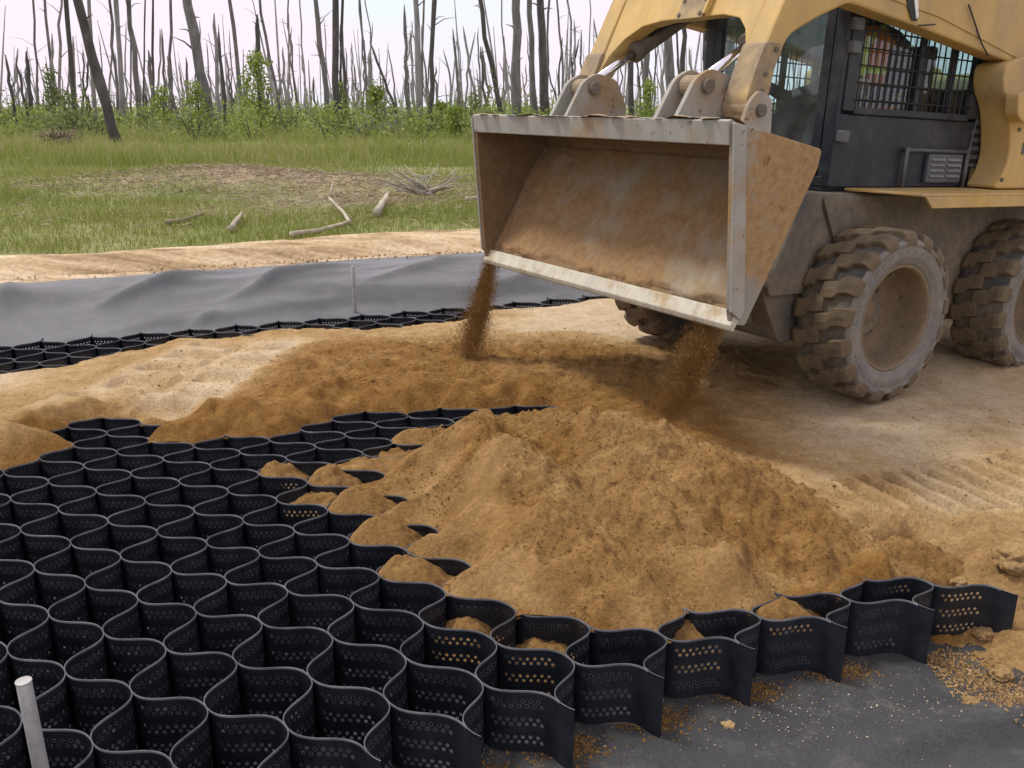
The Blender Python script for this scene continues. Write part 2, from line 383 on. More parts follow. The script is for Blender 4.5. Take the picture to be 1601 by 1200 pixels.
M_GRASS = mat_attr('grass_blade', [(0.0, (0.110, 0.150, 0.026)), (0.40, (0.225, 0.275, 0.054)), (0.70, (0.340, 0.360, 0.115)), (1.0, (0.480, 0.420, 0.260))], rough=0.7, trans=0.35)
M_BARKF = mat_bark('hazed_bark', (0.260, 0.255, 0.255), (0.430, 0.422, 0.420))  # far trunks only: distance haze put into a paler bark colour
M_DRYBR = mat_bark('dry_brush', (0.180, 0.135, 0.085), (0.360, 0.290, 0.200), 12.0)

# ------------------------------------------------------------------ terrain
def s_of(x, y): return -0.366*x + 0.93*y          # distance measured across the back edge of the mat
def ground_z(x, y):
    x = np.asarray(x, float); y = np.asarray(y, float); s = s_of(x, y)
    z = -0.10 + 0.32*sstep(6.6, 7.9, s)
    far = sstep(9.4, 12.0, s)
    z = z + far*(0.05 + 0.07*fbm(x, y, 4.0, 4, 3)) + far*0.30*np.exp(-(((x+5.0)/2.6)**2+((y-15.2)/1.3)**2))
    z = z + far*0.14*np.exp(-(((x+1.5)/1.2)**2+((y-14.8)/0.9)**2))
    z = z + 0.25*sstep(24, 60, s) - 0.14*sstep(7.5, 7.7, s)*(1-sstep(9.3, 9.7, s))
    return z
def gzs(x, y): return float(ground_z(np.array([x]), np.array([y]))[0])
ys = np.concatenate([np.arange(-6, 6, 1.0), np.arange(6, 26, 0.25), np.arange(26, 60, 1.0), np.geomspace(60, 900, 24)])
xs = np.concatenate([-np.geomspace(40, 900, 16)[::-1], np.arange(-39, -12, 1.5), np.arange(-12, 12, 0.3), np.arange(12, 40, 1.5), np.geomspace(40, 900, 16)])
def grid(xs, ys):
    X, Y = np.meshgrid(xs, ys); nx, ny = len(xs), len(ys)
    i = np.arange(nx-1)[None, :] + np.arange(ny-1)[:, None]*nx; i = i.ravel()
    return X.ravel(), Y.ravel(), np.stack([i, i+1, i+1+nx, i+nx], 1)
X, Y, Fq = grid(xs, ys)
def bare_of(X, Y):
    b = np.exp(-(((X+4.4)/2.3)**2+((Y-14.9)/0.75)**2)) + 0.8*np.exp(-(((X+2.2)/1.0)**2+((Y-12.9)/0.8)**2)) + 0.6*np.exp(-(((X+4.3)/1.3)**2+((Y-11.6)/0.35)**2))
    return np.clip(b*(1.0+0.9*fbm(X, Y, 0.7, 3, 15)), 0, 1)
g = link('ground', np_mesh('ground', np.stack([X, Y, ground_z(X, Y)], 1), Fq, M_FIELD, True, None, {'bare': np.clip(bare_of(X, Y)*1.3, 0, 1)})); tag(g, kind='structure')
g['label'] = 'green meadow ground stretching back to the burnt forest'

# dirt road along the far side of the fabric
tt = np.arange(-16, 16, 0.07); ss = np.arange(7.55, 10.2, 0.05)
A, B, Fq = grid(tt, ss)
X = 0.93*A - 0.366*B; Y = 0.366*A + 0.93*B
rut = -0.03*np.clip(fbm(A*0.05, B, 0.14, 3, 12), -1, 1)*1.3 - 0.08*np.exp(-((B-8.45+0.06*fbm(A, A*0, 1.3, 2, 5))/0.10)**2) - 0.075*np.exp(-((B-9.05+0.06*fbm(A, A*0+3, 1.5, 2, 6))/0.09)**2) \
    + 0.03*np.exp(-((B-7.85+0.08*fbm(A, A*0+9, 0.7, 3, 7))/0.07)**2) + 0.05*np.exp(-((B-8.75)/0.10)**2) + 0.035*np.exp(-((B-9.35)/0.09)**2)
edge = sstep(7.55, 7.75, B+0.10*fbm(A, B, 0.6, 3, 8))*(1-sstep(9.55, 9.95, B+0.35*fbm(A, B, 0.9, 4, 9)))
Z = ground_z(X, Y)*(1-edge) + 0.235*edge + edge*(rut + 0.012*fbm(A*0.15, B, 0.25, 4, 10)) - (1-edge)*0.03
Z = np.where(edge < 0.02, np.minimum(ground_z(X, Y), 0.2)-0.05, Z)
rd = link('dirt_road', np_mesh('dirt_road', np.stack([X, Y, Z], 1), Fq, M_DIRT)); tag(rd, 'pale rutted dirt road between the fabric and the meadow', kind='structure')

# ------------------------------------------------------------------ geotextile fabric
xs = np.arange(-4.6, 3.4, 0.03); ys = np.arange(0.2, 7.3, 0.03)
X, Y, Fq = grid(xs, ys)
def fabric_z(X, Y):
    z = -0.014 + 0.004*fbm(X, Y, 0.35, 3, 20)
    front = sstep(0.55, 0.75, X)*(1-sstep(2.3, 2.45, Y))
    c = Y - (1.925 + 0.20*(X-0.95))                # long crease that runs to the right-hand corner
    z = z + front*(0.060*np.exp(-(c/np.where(c > 0, 0.10, 0.030))**2) + 0.030*np.exp(-((c+0.17)/0.05)**2))*sstep(0.72, 1.2, X)
    return z
ff = link('geotextile_sheet', np_mesh('geotextile_sheet', np.stack([X, Y, fabric_z(X, Y)], 1), Fq, M_FAB))
tag(ff, 'dark grey geotextile sheet lying flat under the honeycomb cells in the foreground', 'fabric sheet')
# far sheet, pulled up the bank
tt = np.arange(-9.5, 9.5, 0.05); ss = np.arange(6.02, 8.16, 0.025)
A, B, Fq = grid(tt, ss)
w = (B-6.02)/(8.1-6.02)
topedge = 7.86 + 0.05*fbm(A, A*0, 0.9, 3, 31) + 0.012*(A-(-2))
B = 6.02 + np.clip(w, 0, 1.0)*(topedge-6.02)
X = 0.93*A - 0.366*B; Y = 0.366*A + 0.93*B
base = 0.012 + 0.26*sstep(6.3, 7.7, B)
ph = A*0.62 + 0.35*fbm(A, B, 2.0, 2, 33)
fold = 0.0
for k, (s0, sl, wd, am) in enumerate([(6.72, 0.10, 0.10, 0.05), (7.15, 0.13, 0.13, 0.06), (7.50, -0.05, 0.08, 0.05)]):
    cen = s0 + 0.20*np.sin(A*(0.75+0.2*k)+k*1.9) + 0.12*fbm(A, A*0+k*7, 1.1, 2, 40+k)
    dB = B-cen; wq = np.where(dB > 0, wd*2.6, wd*0.75)
    fold = fold + am*np.exp(-(dB/wq)**2)*(0.30+0.70*np.sin(A*0.95+k*2.1+0.9)**2)
for (q0, q1, am, wf, wb) in [((-10, 508), (95, 452), 0.22, 0.075, 0.20), ((95, 452), (150, 486), 0.12, 0.07, 0.16), ((140, 496), (420, 444), 0.20, 0.07, 0.24), ((330, 482), (590, 438), 0.20, 0.07, 0.25),
                             ((560, 462), (800, 412), 0.18, 0.07, 0.22), ((300, 500), (350, 488), 0.08, 0.04, 0.09), ((-260, 500), (-60, 470), 0.2, 0.08, 0.2), ((760, 455), (1000, 405), 0.17, 0.08, 0.2), ((40, 470), (250, 446), 0.09, 0.06, 0.12), ((620, 425), (740, 408), 0.08, 0.05, 0.10)]:
    w0, w1 = on_z(*q0, 0.12), on_z(*q1, 0.12)
    a0, b0_ = 0.93*w0.x+0.366*w0.y, s_of(w0.x, w0.y); a1, b1_ = 0.93*w1.x+0.366*w1.y, s_of(w1.x, w1.y)
    L2 = (a1-a0)**2+(b1_-b0_)**2; t = ((A-a0)*(a1-a0)+(B-b0_)*(b1_-b0_))/L2
    cr = b0_+t*(b1_-b0_) + 0.05*fbm(A, A*0+q0[0], 0.5, 2, 60); dB = B-cr
    fold = fold + 0.50*am*np.exp(-np.abs(dB)/np.where(dB > 0, wb*0.55, wf*0.62))*np.sin(np.clip(t, 0, 1)*PI)**0.7
env = sstep(6.08, 6.45, B)*(1-sstep(topedge-0.62, topedge-0.08, B))*0.92
Z = base + env*fold + 0.010*env*(0.3-np.abs(fbm(A*0.6+B, B-A*0.3, 0.35, 3, 51))) + 0.004*fbm(A, B, 0.25, 3, 50)
fb = link('geotextile_sheet', np_mesh('geotextile_sheet_far', np.stack([X, Y, Z], 1), Fq, M_FAB2))
tag(fb, 'wide wrinkled grey geotextile sheet spread between the dirt road and the far cells', 'fabric sheet')

# ------------------------------------------------------------------ honeycomb (geocell) lattice
CELL_H = 0.17
WELD = {(0,0):(-0.97,1.928),(-1,0):(-1.168,2.022),(-2,0):(-1.374,2.112),(1,0):(-0.755,1.865),(0,1):(-0.978,1.726),(0,-1):(-0.947,2.108),(0,-2):(-0.931,2.306),(-1,-1):(-1.146,2.206),(-2,-1):(-1.34,2.28),(1,-1):(-0.743,2.061),(1,1):(-0.764,1.679),(1,-2):(-0.722,2.247),(1,-3):(-0.703,2.431),(2,-2):(-0.5,2.194),(2,-3):(-0.477,2.368),(2,-1):(-0.521,1.994),(2,0):(-0.522,1.802),(3,-1):(-0.312,1.883),(3,-2):(-0.286,2.079),(3,-3):(-0.273,2.263),(3,0):(-0.34,1.705),(4,-2):(-0.079,1.967),(4,-3):(-0.063,2.154),(4,-1):(-0.113,1.788),(3,-4):(-0.196,2.415),(-2,-2):(-1.319,2.462),(-1,-2):(-1.119,2.373),(-2,-3):(-1.286,2.638),(-1,-3):(-1.089,2.558),(0,-3):(-0.894,2.467),(-3,-2):(-1.526,2.563),(-3,-3):(-1.495,2.739),(-4,-3):(-1.714,2.823),(-3,-4):(-1.438,2.898),(-2,-4):(-1.236,2.817),(-1,-4):(-1.031,2.733),(-4,-4):(-1.657,2.991),(-5,-4):(-1.895,3.096),(-4,-5):(-1.591,3.155),(-3,-5):(-1.366,3.06),(-2,-5):(-1.154,2.971),(-1,-5):(-0.953,2.905),(-5,-5):(-1.818,3.246),(-4,-6):(-1.532,3.335),(-3,-6):(-1.31,3.246),(-2,-6):(-1.088,3.162),(-5,-6):(-1.749,3.393),(-5,-7):(-1.682,3.561),(-4,-7):(-1.458,3.489),(-3,-7):(-1.238,3.41),(-4,-8):(-1.377,3.627),(-3,-8):(-1.167,3.57),(-5,-8):(-1.605,3.695),(-6,-7):(-1.921,3.656),(5,-3):(0.142,2.079),(5,-4):(0.216,2.218),(6,-4):(0.414,2.192),(6,-5):(0.502,2.302),(7,-5):(0.709,2.295),(7,-6):(0.807,2.41),(8,-6):(1.005,2.366),(8,-7):(1.082,2.487),(9,-7):(1.285,2.475),(5,-2):(0.136,1.865),(6,-3):(0.356,2.016),(7,-4):(0.621,2.145),(8,-5):(0.909,2.241),(9,-6):(1.207,2.355)}
_I = np.array(list(WELD.keys()), float); _G = np.array(list(WELD.values()))
def _basis(I): return np.c_[np.ones(len(I)), I, I[:, 0]**2, I[:, 0]*I[:, 1], I[:, 1]**2]
_B = _basis(_I); _C = np.linalg.solve(_B.T@_B + np.diag([0, 0, 0, 200, 200, 200.]), _B.T@_G)
def _K(A, Bq): return np.exp(-((A[:, None]-Bq[None])**2).sum(2)/(2*2.2*2.2))
_W = np.linalg.solve(_K(_I, _I)+0.15*np.eye(len(_I)), _G-_B@_C)
_cache = {}
def node(i, j):
    k = (i, j)
    if k not in _cache:
        q = np.array([[i, j]], float); _cache[k] = (_basis(q)@_C + _K(q, _I)@_W)[0]
    return _cache[k]
BACK0 = np.array([-3.78, 5.155]); BV = np.array([0.2712, 0.107]); BU = np.array([0.135, -0.272])
BA = (BU+BV)/2; BB = (BU-BV)/2
def node_back(i, j): return BACK0 + i*BA + j*BB + 0.012*np.array([math.sin(i*2.3+j*1.1), math.cos(i*1.7-j*2.9)])
def tangent(i, j, nd):
    t = nd(i+1, j)+nd(i, j+1)-nd(i-1, j)-nd(i, j-1); return t/np.hypot(*t)
def panel_curve(p, q, nd, n=31, kap=1.42):
    P0 = nd(*p); P1 = nd(*q); L = np.hypot(*(P1-P0)); m0 = tangent(*p, nd)*L*kap; m1 = tangent(*q, nd)*L*kap
    t = np.linspace(0, 1, n)[:, None]
    return (2*t**3-3*t**2+1)*P0 + (t**3-2*t**2+t)*m0 + (-2*t**3+3*t**2)*P1 + (t**3-t**2)*m1

# one perforated wall in (s, z) parameter space, reused for every wall
def perforated_template(lod=0):
    V = []; Fs = []; BURR = []
    NT = 7; s0, s1 = 0.17, 0.80; tw = (s1-s0)/(NT+0.5)
    rows = [0.004, 0.018, 0.058, 0.072, 0.112, 0.126]; rh = 0.014; hr_s = 0.0044/0.25; hr_z = 0.0044; BOT = -0.014; q_ = 1.36
    def q(sa, sb, za, zb, n=1):
        for k in range(n):
            a = sa+(sb-sa)*k/n; b_ = sa+(sb-sa)*(k+1)/n; i = len(V)
            V.extend([(a, za), (b_, za), (b_, zb), (a, zb)]); Fs.append((i, i+1, i+2, i+3))
    def tile(sa, sb, za, zb):
        cs, cz = (sa+sb)/2, (za+zb)/2; i = len(V)
        out = [(sa, za), (cs, za), (sb, za), (sb, cz), (sb, zb), (cs, zb), (sa, zb), (sa, cz)]
        V.extend(out)
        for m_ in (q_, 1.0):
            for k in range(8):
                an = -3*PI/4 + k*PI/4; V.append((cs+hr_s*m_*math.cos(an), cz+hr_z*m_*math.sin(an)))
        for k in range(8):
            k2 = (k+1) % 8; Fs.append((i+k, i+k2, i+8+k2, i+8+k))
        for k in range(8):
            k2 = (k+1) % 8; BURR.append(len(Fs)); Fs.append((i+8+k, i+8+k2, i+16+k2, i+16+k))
    q(0, s0, BOT, CELL_H, 7); q(s1, 1, BOT, CELL_H, 8)
    z = BOT
    for r, z0 in enumerate(rows):
        z0 += 0.006
        if z0 > z+1e-6: q(s0, s1, z, z0, 8)
        off = 0.0 if r % 2 else tw*0.5
        if off: q(s0, s0+off, z0, z0+rh)
        for k in range(NT): tile(s0+off+k*tw, s0+off+(k+1)*tw, z0, z0+rh)
        if not off: q(s1-tw*0.5, s1, z0, z0+rh)
        z = z0+rh
    q(s0, s1, z, CELL_H, 8)
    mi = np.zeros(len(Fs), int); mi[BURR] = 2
    return np.array(V), np.array(Fs), mi
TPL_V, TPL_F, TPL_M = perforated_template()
RIM_N = 22
def wall_geom(curve, zoff=0.0):
    "returns verts, quads, material index for one wall along the curve (Nx2)"
    d = np.r_[0, np.cumsum(np.hypot(*np.diff(curve, axis=0).T))]; d /= d[-1]
    xs_ = np.interp(TPL_V[:, 0], d, curve[:, 0]); ys_ = np.interp(TPL_V[:, 0], d, curve[:, 1])
    V = np.stack([xs_, ys_, TPL_V[:, 1]+zoff*(TPL_V[:, 1] > CELL_H-1e-6)], 1); Fv = TPL_F.copy()
    s = np.linspace(0, 1, RIM_N); cx = np.interp(s, d, curve[:, 0]); cy = np.interp(s, d, curve[:, 1])
    tx = np.gradient(cx); ty = np.gradient(cy); l = np.hypot(tx, ty); nx, ny = -ty/l, tx/l
    hw = 0.0012; z = CELL_H+0.0012+zoff
    R = []
    for sgn, zz in ((1, z-0.006), (1, z), (-1, z), (-1, z-0.006)):
        R.append(np.stack([cx+sgn*hw*nx, cy+sgn*hw*ny, np.full(RIM_N, zz)], 1))
    b0 = len(V); V = np.concatenate([V]+R); i = np.arange(RIM_N-1)
    Q = []
    for k in range(3): Q.append(np.stack([b0+k*RIM_N+i, b0+k*RIM_N+i+1, b0+(k+1)*RIM_N+i+1, b0+(k+1)*RIM_N+i], 1))
    Q = np.concatenate(Q)
    return V, np.concatenate([Fv, Q]), np.r_[TPL_M, np.ones(len(Q), int)]
def pix(p, z):
    x, y, zz = p[0], p[1], z-CAM_H; d = y*_c-zz*_s
    return (800.5+_F*x/d, 600-_F*(y*_s+zz*_c)/d) if d > 0.2 else (1e9, 1e9)
def flap_geom(c, zoff):
    n = len(c); z0 = np.zeros(n); V = np.concatenate([np.c_[c, z0-0.014], np.c_[c, z0+CELL_H+zoff]]); i = np.arange(n-1)
    Q = np.stack([i, i+1, i+1+n, i+n], 1)
    t = np.gradient(c, axis=0); t /= np.hypot(*t.T)[:, None]; nn = np.c_[-t[:, 1], t[:, 0]]*0.0015; z = CELL_H+0.0012+zoff
    b0 = len(V); V = np.concatenate([V, np.c_[c+nn, z0+z], np.c_[c-nn, z0+z]]); Q2 = np.stack([b0+i, b0+i+1, b0+n+i+1, b0+n+i], 1)
    return V, np.concatenate([Q, Q2]), np.r_[np.zeros(len(Q), int), np.ones(len(Q2), int)]
def build_mat(name, label, nd, panels, end=3, end_dir=1):
    strips = {}
    for (kind, i, j) in panels: strips.setdefault(i-j if kind == 'a' else i-j-1, []).append((kind, i, j))
    first = nd(*panels[0][1:])
    root = empty(name, (float(first[0]), float(first[1]), 0)); tag(root, label, 'geocell mat')
    for sid in sorted(strips):
        zo = 0.0008*(sid % 2)
        runs = []
        for k, i, j in sorted(strips[sid], key=lambda t: t[1]+t[2]):
            if runs and runs[-1][-1][1]+runs[-1][-1][2] == i+j-1: runs[-1].append((k, i, j))
            else: runs.append([(k, i, j)])
        for run in runs:
            Vs, Fs, Ms, b = [], [], [], 0
            def put(V, Fv, mi):
                nonlocal b
                Vs.append(V); Fs.append(Fv+b); Ms.append(mi); b += len(V)
            for kind, i, j in run:
                q = (i+1, j) if kind == 'a' else (i, j+1)
                c = panel_curve((i, j), q, nd); put(*wall_geom(c, zo))
                if i+j+1 == end and kind == 'a':        # free tail past the last weld
                    t = tangent(*q, nd)*end_dir; n_ = np.array([-t[1], t[0]]); L = np.linspace(0, 0.045, 6)[:, None]
                    put(*flap_geom(nd(*q)+t*L+n_*(L*L*6), zo))
                if end_dir < 0 and i+j == end and kind == 'b':
                    t = tangent(i, j, nd)*end_dir; L = np.linspace(0, 0.040, 6)[:, None]; n_ = np.array([-t[1], t[0]])
                    put(*flap_geom(nd(i, j)+t*L-n_*(L*L*6), zo))
            V = np.concatenate(Vs); V[:, 0] -= first[0]; V[:, 1] -= first[1]
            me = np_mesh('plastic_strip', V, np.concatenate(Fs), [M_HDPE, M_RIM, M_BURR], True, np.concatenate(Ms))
            link('plastic_strip', me, root)
    return root
def is_open(i, j):
    if i+j > 1: return False
    if j >= -4: return True
    if j == -5: return i <= 2 or i == 6
    if j == -6: return -6 <= i <= 1 or i == 7
    if j == -7: return -6 <= i <= 0 or i == 8
    return i in {-8: range(-7, 0), -9: (-7, -6, -4, -3, -2, -1), -10: (-3, -2, -1), -11: (-3, -2), -12: (-3, -2, -1), -13: (-2, -1, 0), -14: (-1,)}.get(j, ())
panels = []
for i in range(-13, 11):
    for j in range(-15, 9):
        if i+j > 3 or i > 9: continue
        c = node(i, j); u = pix(c, CELL_H)
        if not (-330 < u[0] < 1900 and u[1] < 1500): continue
        # a wall is built when one of the cells beside it is open (the buried ones cannot be seen)
        if i+1+j <= 3 and (is_open(i, j) or is_open(i, j-1) or (i+j >= 1 and j >= -7)): panels.append(('a', i, j))
        if i+j+1 <= 3 and (is_open(i, j) or is_open(i-1, j) or (i+j >= 1 and j >= -7)): panels.append(('b', i, j))
build_mat('geocell_mat', 'black perforated honeycomb cell mat spread open across the foreground', node, panels)
# ------------------------------------------------------------------ sand
def cell_poly(i, j, n=15):
    a0 = panel_curve((i, j), (i+1, j), node, n); b1 = panel_curve((i+1, j), (i+1, j+1), node, n)
    a1 = panel_curve((i, j+1), (i+1, j+1), node, n)[::-1]; b0 = panel_curve((i, j), (i, j+1), node, n)[::-1]
    return np.concatenate([a0[:-1], b1[:-1], a1[:-1], b0[:-1]])
def in_poly(X, Y, P):
    ins = np.zeros(len(X), bool); x0, y0 = P.min(0); x1, y1 = P.max(0)
    k = np.where((X >= x0) & (X <= x1) & (Y >= y0) & (Y <= y1))[0]
    if len(k) == 0: return ins
    x = X[k]; y = Y[k]; r = np.zeros(len(k), bool)
    A = P; Bq = np.roll(P, -1, 0)
    for (ax, ay), (bx, by) in zip(A, Bq):
        if ay == by: continue
        c = ((ay > y) != (by > y)) & (x < (bx-ax)*(y-ay)/(by-ay)+ax); r ^= c
    ins[k] = r; return ins
OPEN = [(i, j) for i in range(-13, 11) for j in range(-15, 9) if is_open(i, j)]
POLYS = [cell_poly(i, j) for (i, j) in OPEN]
# the strip of bare fabric in front of the mat
zz_ = []
for i in range(-4, 10):
    j = 3-i
    c1 = panel_curve((i-1, j), (i, j), node, 12); c2 = panel_curve((i, j-1), (i, j), node, 12)[::-1]
    zz_.append(c1); zz_.append(c2[1:])
zz_ = np.concatenate(zz_)
FRONT = np.concatenate([zz_, [(1.21, 2.335), (1.19, -1.0), (-4, -1.0)]])
POLYS.append(FRONT)
bpts = []
for P in POLYS:
    Q = np.roll(P, -1, 0)
    for a, b in zip(P, Q):
        L = np.hypot(*(b-a))
        if L > 0.6: continue
        for t in np.linspace(0, 1, max(2, int(L/0.006)+1))[:-1]: bpts.append(a+(b-a)*t)
bpts = np.array(bpts)
KD = kdtree.KDTree(len(bpts))
for k, p in enumerate(bpts): KD.insert((p[0], p[1], 0), k)
KD.balance()
SB_X = [-6, -2.84, -2.5, -2.33, -2.07, -1.24, -0.42, -0.22, 0.62, 3, 8]; SB_S = [5.4, 5.48, 5.35, 5.68, 5.92, 5.72, 5.55, 5.76, 5.92, 6.15, 6.15]
def rough(X, Y, a):
    r = fbm(X, Y, 0.10, 4, 61, 0.6)
    c = np.abs(fbm(X, Y, 0.045, 2, 77)); 
    e = 0.33-np.abs(fbm(X, Y, 0.028, 2, 79))
    return a*(r + 0.5*(0.35-c) + 0.38*e)
def sand_ground_z(X, Y):
    s = s_of(X, Y)
    z = 0.180 + 0.045*np.exp(-((X+0.2)/1.7)**2-((Y-4.75)/0.6)**2) + 0.022*fbm(X, Y, 0.7, 3, 60)
    z = z + 0.050*np.exp(-((Y-(3.72-0.05*(X+1.2)))/0.20)**2)*sstep(-2.6, -2.2, X)*(1-sstep(-0.2, 0.0, X))*np.clip(0.6+fbm(X, Y, 0.3, 3, 65), 0, 1.4)
    loose = dryness(X, Y); rg = 0.020*np.clip(1.05-loose, 0, 1) + 0.0022
    z = z + rough(X, Y, rg)
    # compacted ground round the loader carries lugged tyre prints
    ax = np.array([0.955, 0.297]); pp = np.array([-0.297, 0.955]); p0 = np.array([1.15, 2.98])
    c = (X-p0[0])*ax[0]+(Y-p0[1])*ax[1]; d = (X-p0[0])*pp[0]+(Y-p0[1])*pp[1]
    m = sstep(0.0, 0.14, c)*(1-sstep(0.17, 0.22, np.abs(d+0.02*fbm(X, Y, 0.3, 2, 90))))
    c2 = c + 0.12*d + 0.005*fbm(X, Y, 0.12, 2, 91)
    z = z + m*(0.008 - 0.052*np.clip((np.cos(2*PI*c2/0.104)-0.10)*2.0, 0, 1))
    z = z + 0.016*np.exp(-((np.abs(d)-0.235)/0.025)**2)*sstep(0.0, 0.2, c)*(0.6+0.6*fbm(X, Y, 0.09, 3, 92))
    # old wheel print in the left-hand fill
    ax = np.array([0.16, 0.987]); pp = np.array([0.987, -0.16]); p0 = np.array([-1.86, 3.95])
    c = (X-p0[0])*ax[0]+(Y-p0[1])*ax[1]; d = (X-p0[0])*pp[0]+(Y-p0[1])*pp[1]
    m = sstep(0.0, 0.1, c)*(1-sstep(1.35, 1.5, c))*(1-sstep(0.30, 0.36, np.abs(d)))
    c2 = c + 0.05*np.sign(d)*1.0
    z = z + m*(-0.024 + 0.050*np.clip(np.cos(2*PI*c2/0.30)*2.2-0.2, -1, 1)*0.5*(np.abs(d) > 0.04))
    # clods and ragged slope by the right-hand end of the mat
    dd = (X-1.25)*0.814 + (Y-2.36)*0.581
    ex = sstep(1.16, 1.24, X); inm = np.where(s > 1.70, (s-1.70)/0.09, -1.0)*(1-ex) - 2*ex
    D = np.maximum((dd-0.02)/0.62, np.maximum(inm, (s-2.02)/0.15))
    f = sstep(0.0, 1.0, D + 0.14*fbm(X, Y, 0.13, 4, 95))
    f = f*np.where(s < 1.76, sstep(1.23, 1.43, X+0.05*fbm(X, Y, 0.11, 3, 98)), 1.0)
    cl = sstep(0.9, 1.3, X)*(1-sstep(2.85, 3.15, Y))
    z = z*f - 0.035*(1-f) + f*cl*(0.040*fbm(X, Y, 0.22, 4, 96, 0.62)+0.01)
    # back slope into the far cells
    sb = np.interp(X, SB_X, SB_S) + 0.09*fbm(X, Y, 0.35, 3, 97)
    bk = sstep(0, 0.34, s-sb)
    z = z*(1-bk) - 0.04*bk
    return z
def dryness(X, Y):
    "0 moist loose sand just tipped, 1 pale dry compacted sand"
    n = fbm(X, Y, 0.45, 4, 70)
    d = 0.56 + 0.16*n
    # compacted, pale: the driven ground at the right and the old wheel print on the left
    right = sstep(0.95, 1.45, X + 0.30*(Y-3.4) + 0.25*n)*(1-sstep(5.6, 6.4, Y))*sstep(2.75, 3.05, Y)
    a = (X+1.86)-0.16*(Y-3.95); left = (1-sstep(0.30, 0.46, np.abs(a)+0.05*n))*sstep(3.80, 3.95, Y)*(1-sstep(5.35, 5.6, Y))
    far = sstep(5.45, 5.65, Y+0.12*n)*sstep(-0.6, 0.2, X)
    ll = 0.8*np.exp(-((X+2.75)/0.22)**2)*sstep(3.4, 3.7, Y)
    d = d + np.maximum.reduce([right, left, far, ll])*(0.42+0.10*n)
    m = np.exp(-(np.maximum(np.abs((X-0.05)-0.20*(Y-4.6))-1.15, 0)/0.35)**2)*np.exp(-(np.maximum(np.abs(Y-4.45)-0.70, 0)/0.22)**2)
    m = np.maximum(m, 0.9*np.exp(-((X-1.0)/0.36)**2-((Y-3.75)/0.5)**2))
    m = np.maximum(m, 0.35*sstep(1.0, 1.25, X)*(1-sstep(2.65, 2.9, Y)))
    m = m*np.clip(0.90+0.45*n, 0, 1)*(1-0.9*left)
    return np.clip(d - 0.62*m, 0, 1)
RIDGE = [[(-0.34, 3.68, 0.30), (-0.18, 3.36, 0.42), (0.00, 2.98, 0.445), (0.14, 2.62, 0.37), (0.28, 2.40, 0.275)],
         [(0.24, 3.42, 0.44), (0.42, 3.18, 0.485), (0.70, 2.90, 0.45), (0.98, 2.72, 0.35), (1.18, 2.67, 0.25), (1.36, 2.68, 0.165)],
         [(0.42, 3.18, 0.465), (0.48, 2.76, 0.39), (0.60, 2.48, 0.285)], [(-0.18, 3.36, 0.41), (0.10, 3.38, 0.415), (0.42, 3.18, 0.465)],
         [(-0.01, 3.72, 0.26), (0.10, 3.45, 0.38)], [(0.98, 2.72, 0.34), (0.98, 2.56, 0.27)],
         [(-0.44, 3.20, 0.27), (-0.30, 2.98, 0.30), (-0.19, 2.74, 0.31), (-0.05, 2.50, 0.29), (0.14, 2.38, 0.26), (0.36, 2.36, 0.25), (0.66, 2.46, 0.265), (0.96, 2.56, 0.25), (1.10, 2.60, 0.22)], [(-0.30, 3.34, 0.33), (-0.10, 3.32, 0.40)]]
def pile_z(X, Y):
    z = np.full(len(X), -1.0)
    wx = X + 0.05*fbm(X, Y, 0.30, 3, 101); wy = Y + 0.05*fbm(X, Y, 0.30, 3, 102)
    for R in RIDGE:
        for (ax, ay, az), (bx, by, bz) in zip(R[:-1], R[1:]):
            dx, dy = bx-ax, by-ay; L2 = dx*dx+dy*dy
            t = np.clip(((wx-ax)*dx+(wy-ay)*dy)/L2, 0, 1)
            d = np.hypot(wx-ax-t*dx, wy-ay-t*dy)
            h = az+(bz-az)*t - 0.60*(np.sqrt(d*d+0.003)-0.03)
            k = 0.014; z = np.where(z < -0.9, h, k*np.logaddexp(z/k, h/k))
    bil = 0.33-np.abs(fbm(X, Y, 0.26, 3, 104)); gul = 0.30-np.abs(fbm(X*1.0+Y*0.5, Y*0.45, 0.16, 3, 105))
    u_ = X*0.80-Y*0.60; v_ = X*0.60+Y*0.80
    spur = 0.30-np.abs(fbm(v_, u_*0.30, 0.30, 2, 106))
    z = z + 0.045*bil + 0.030*gul + 0.060*(spur-0.05) + rough(X, Y, 0.032)
    z = z - 0.35*(1-sstep(1.70, 1.92, s_of(X, Y)))*sstep(1.10, 1.22, X)
    return z
def limit(Z, D, rim, slope): return np.minimum(Z, rim + slope*D)
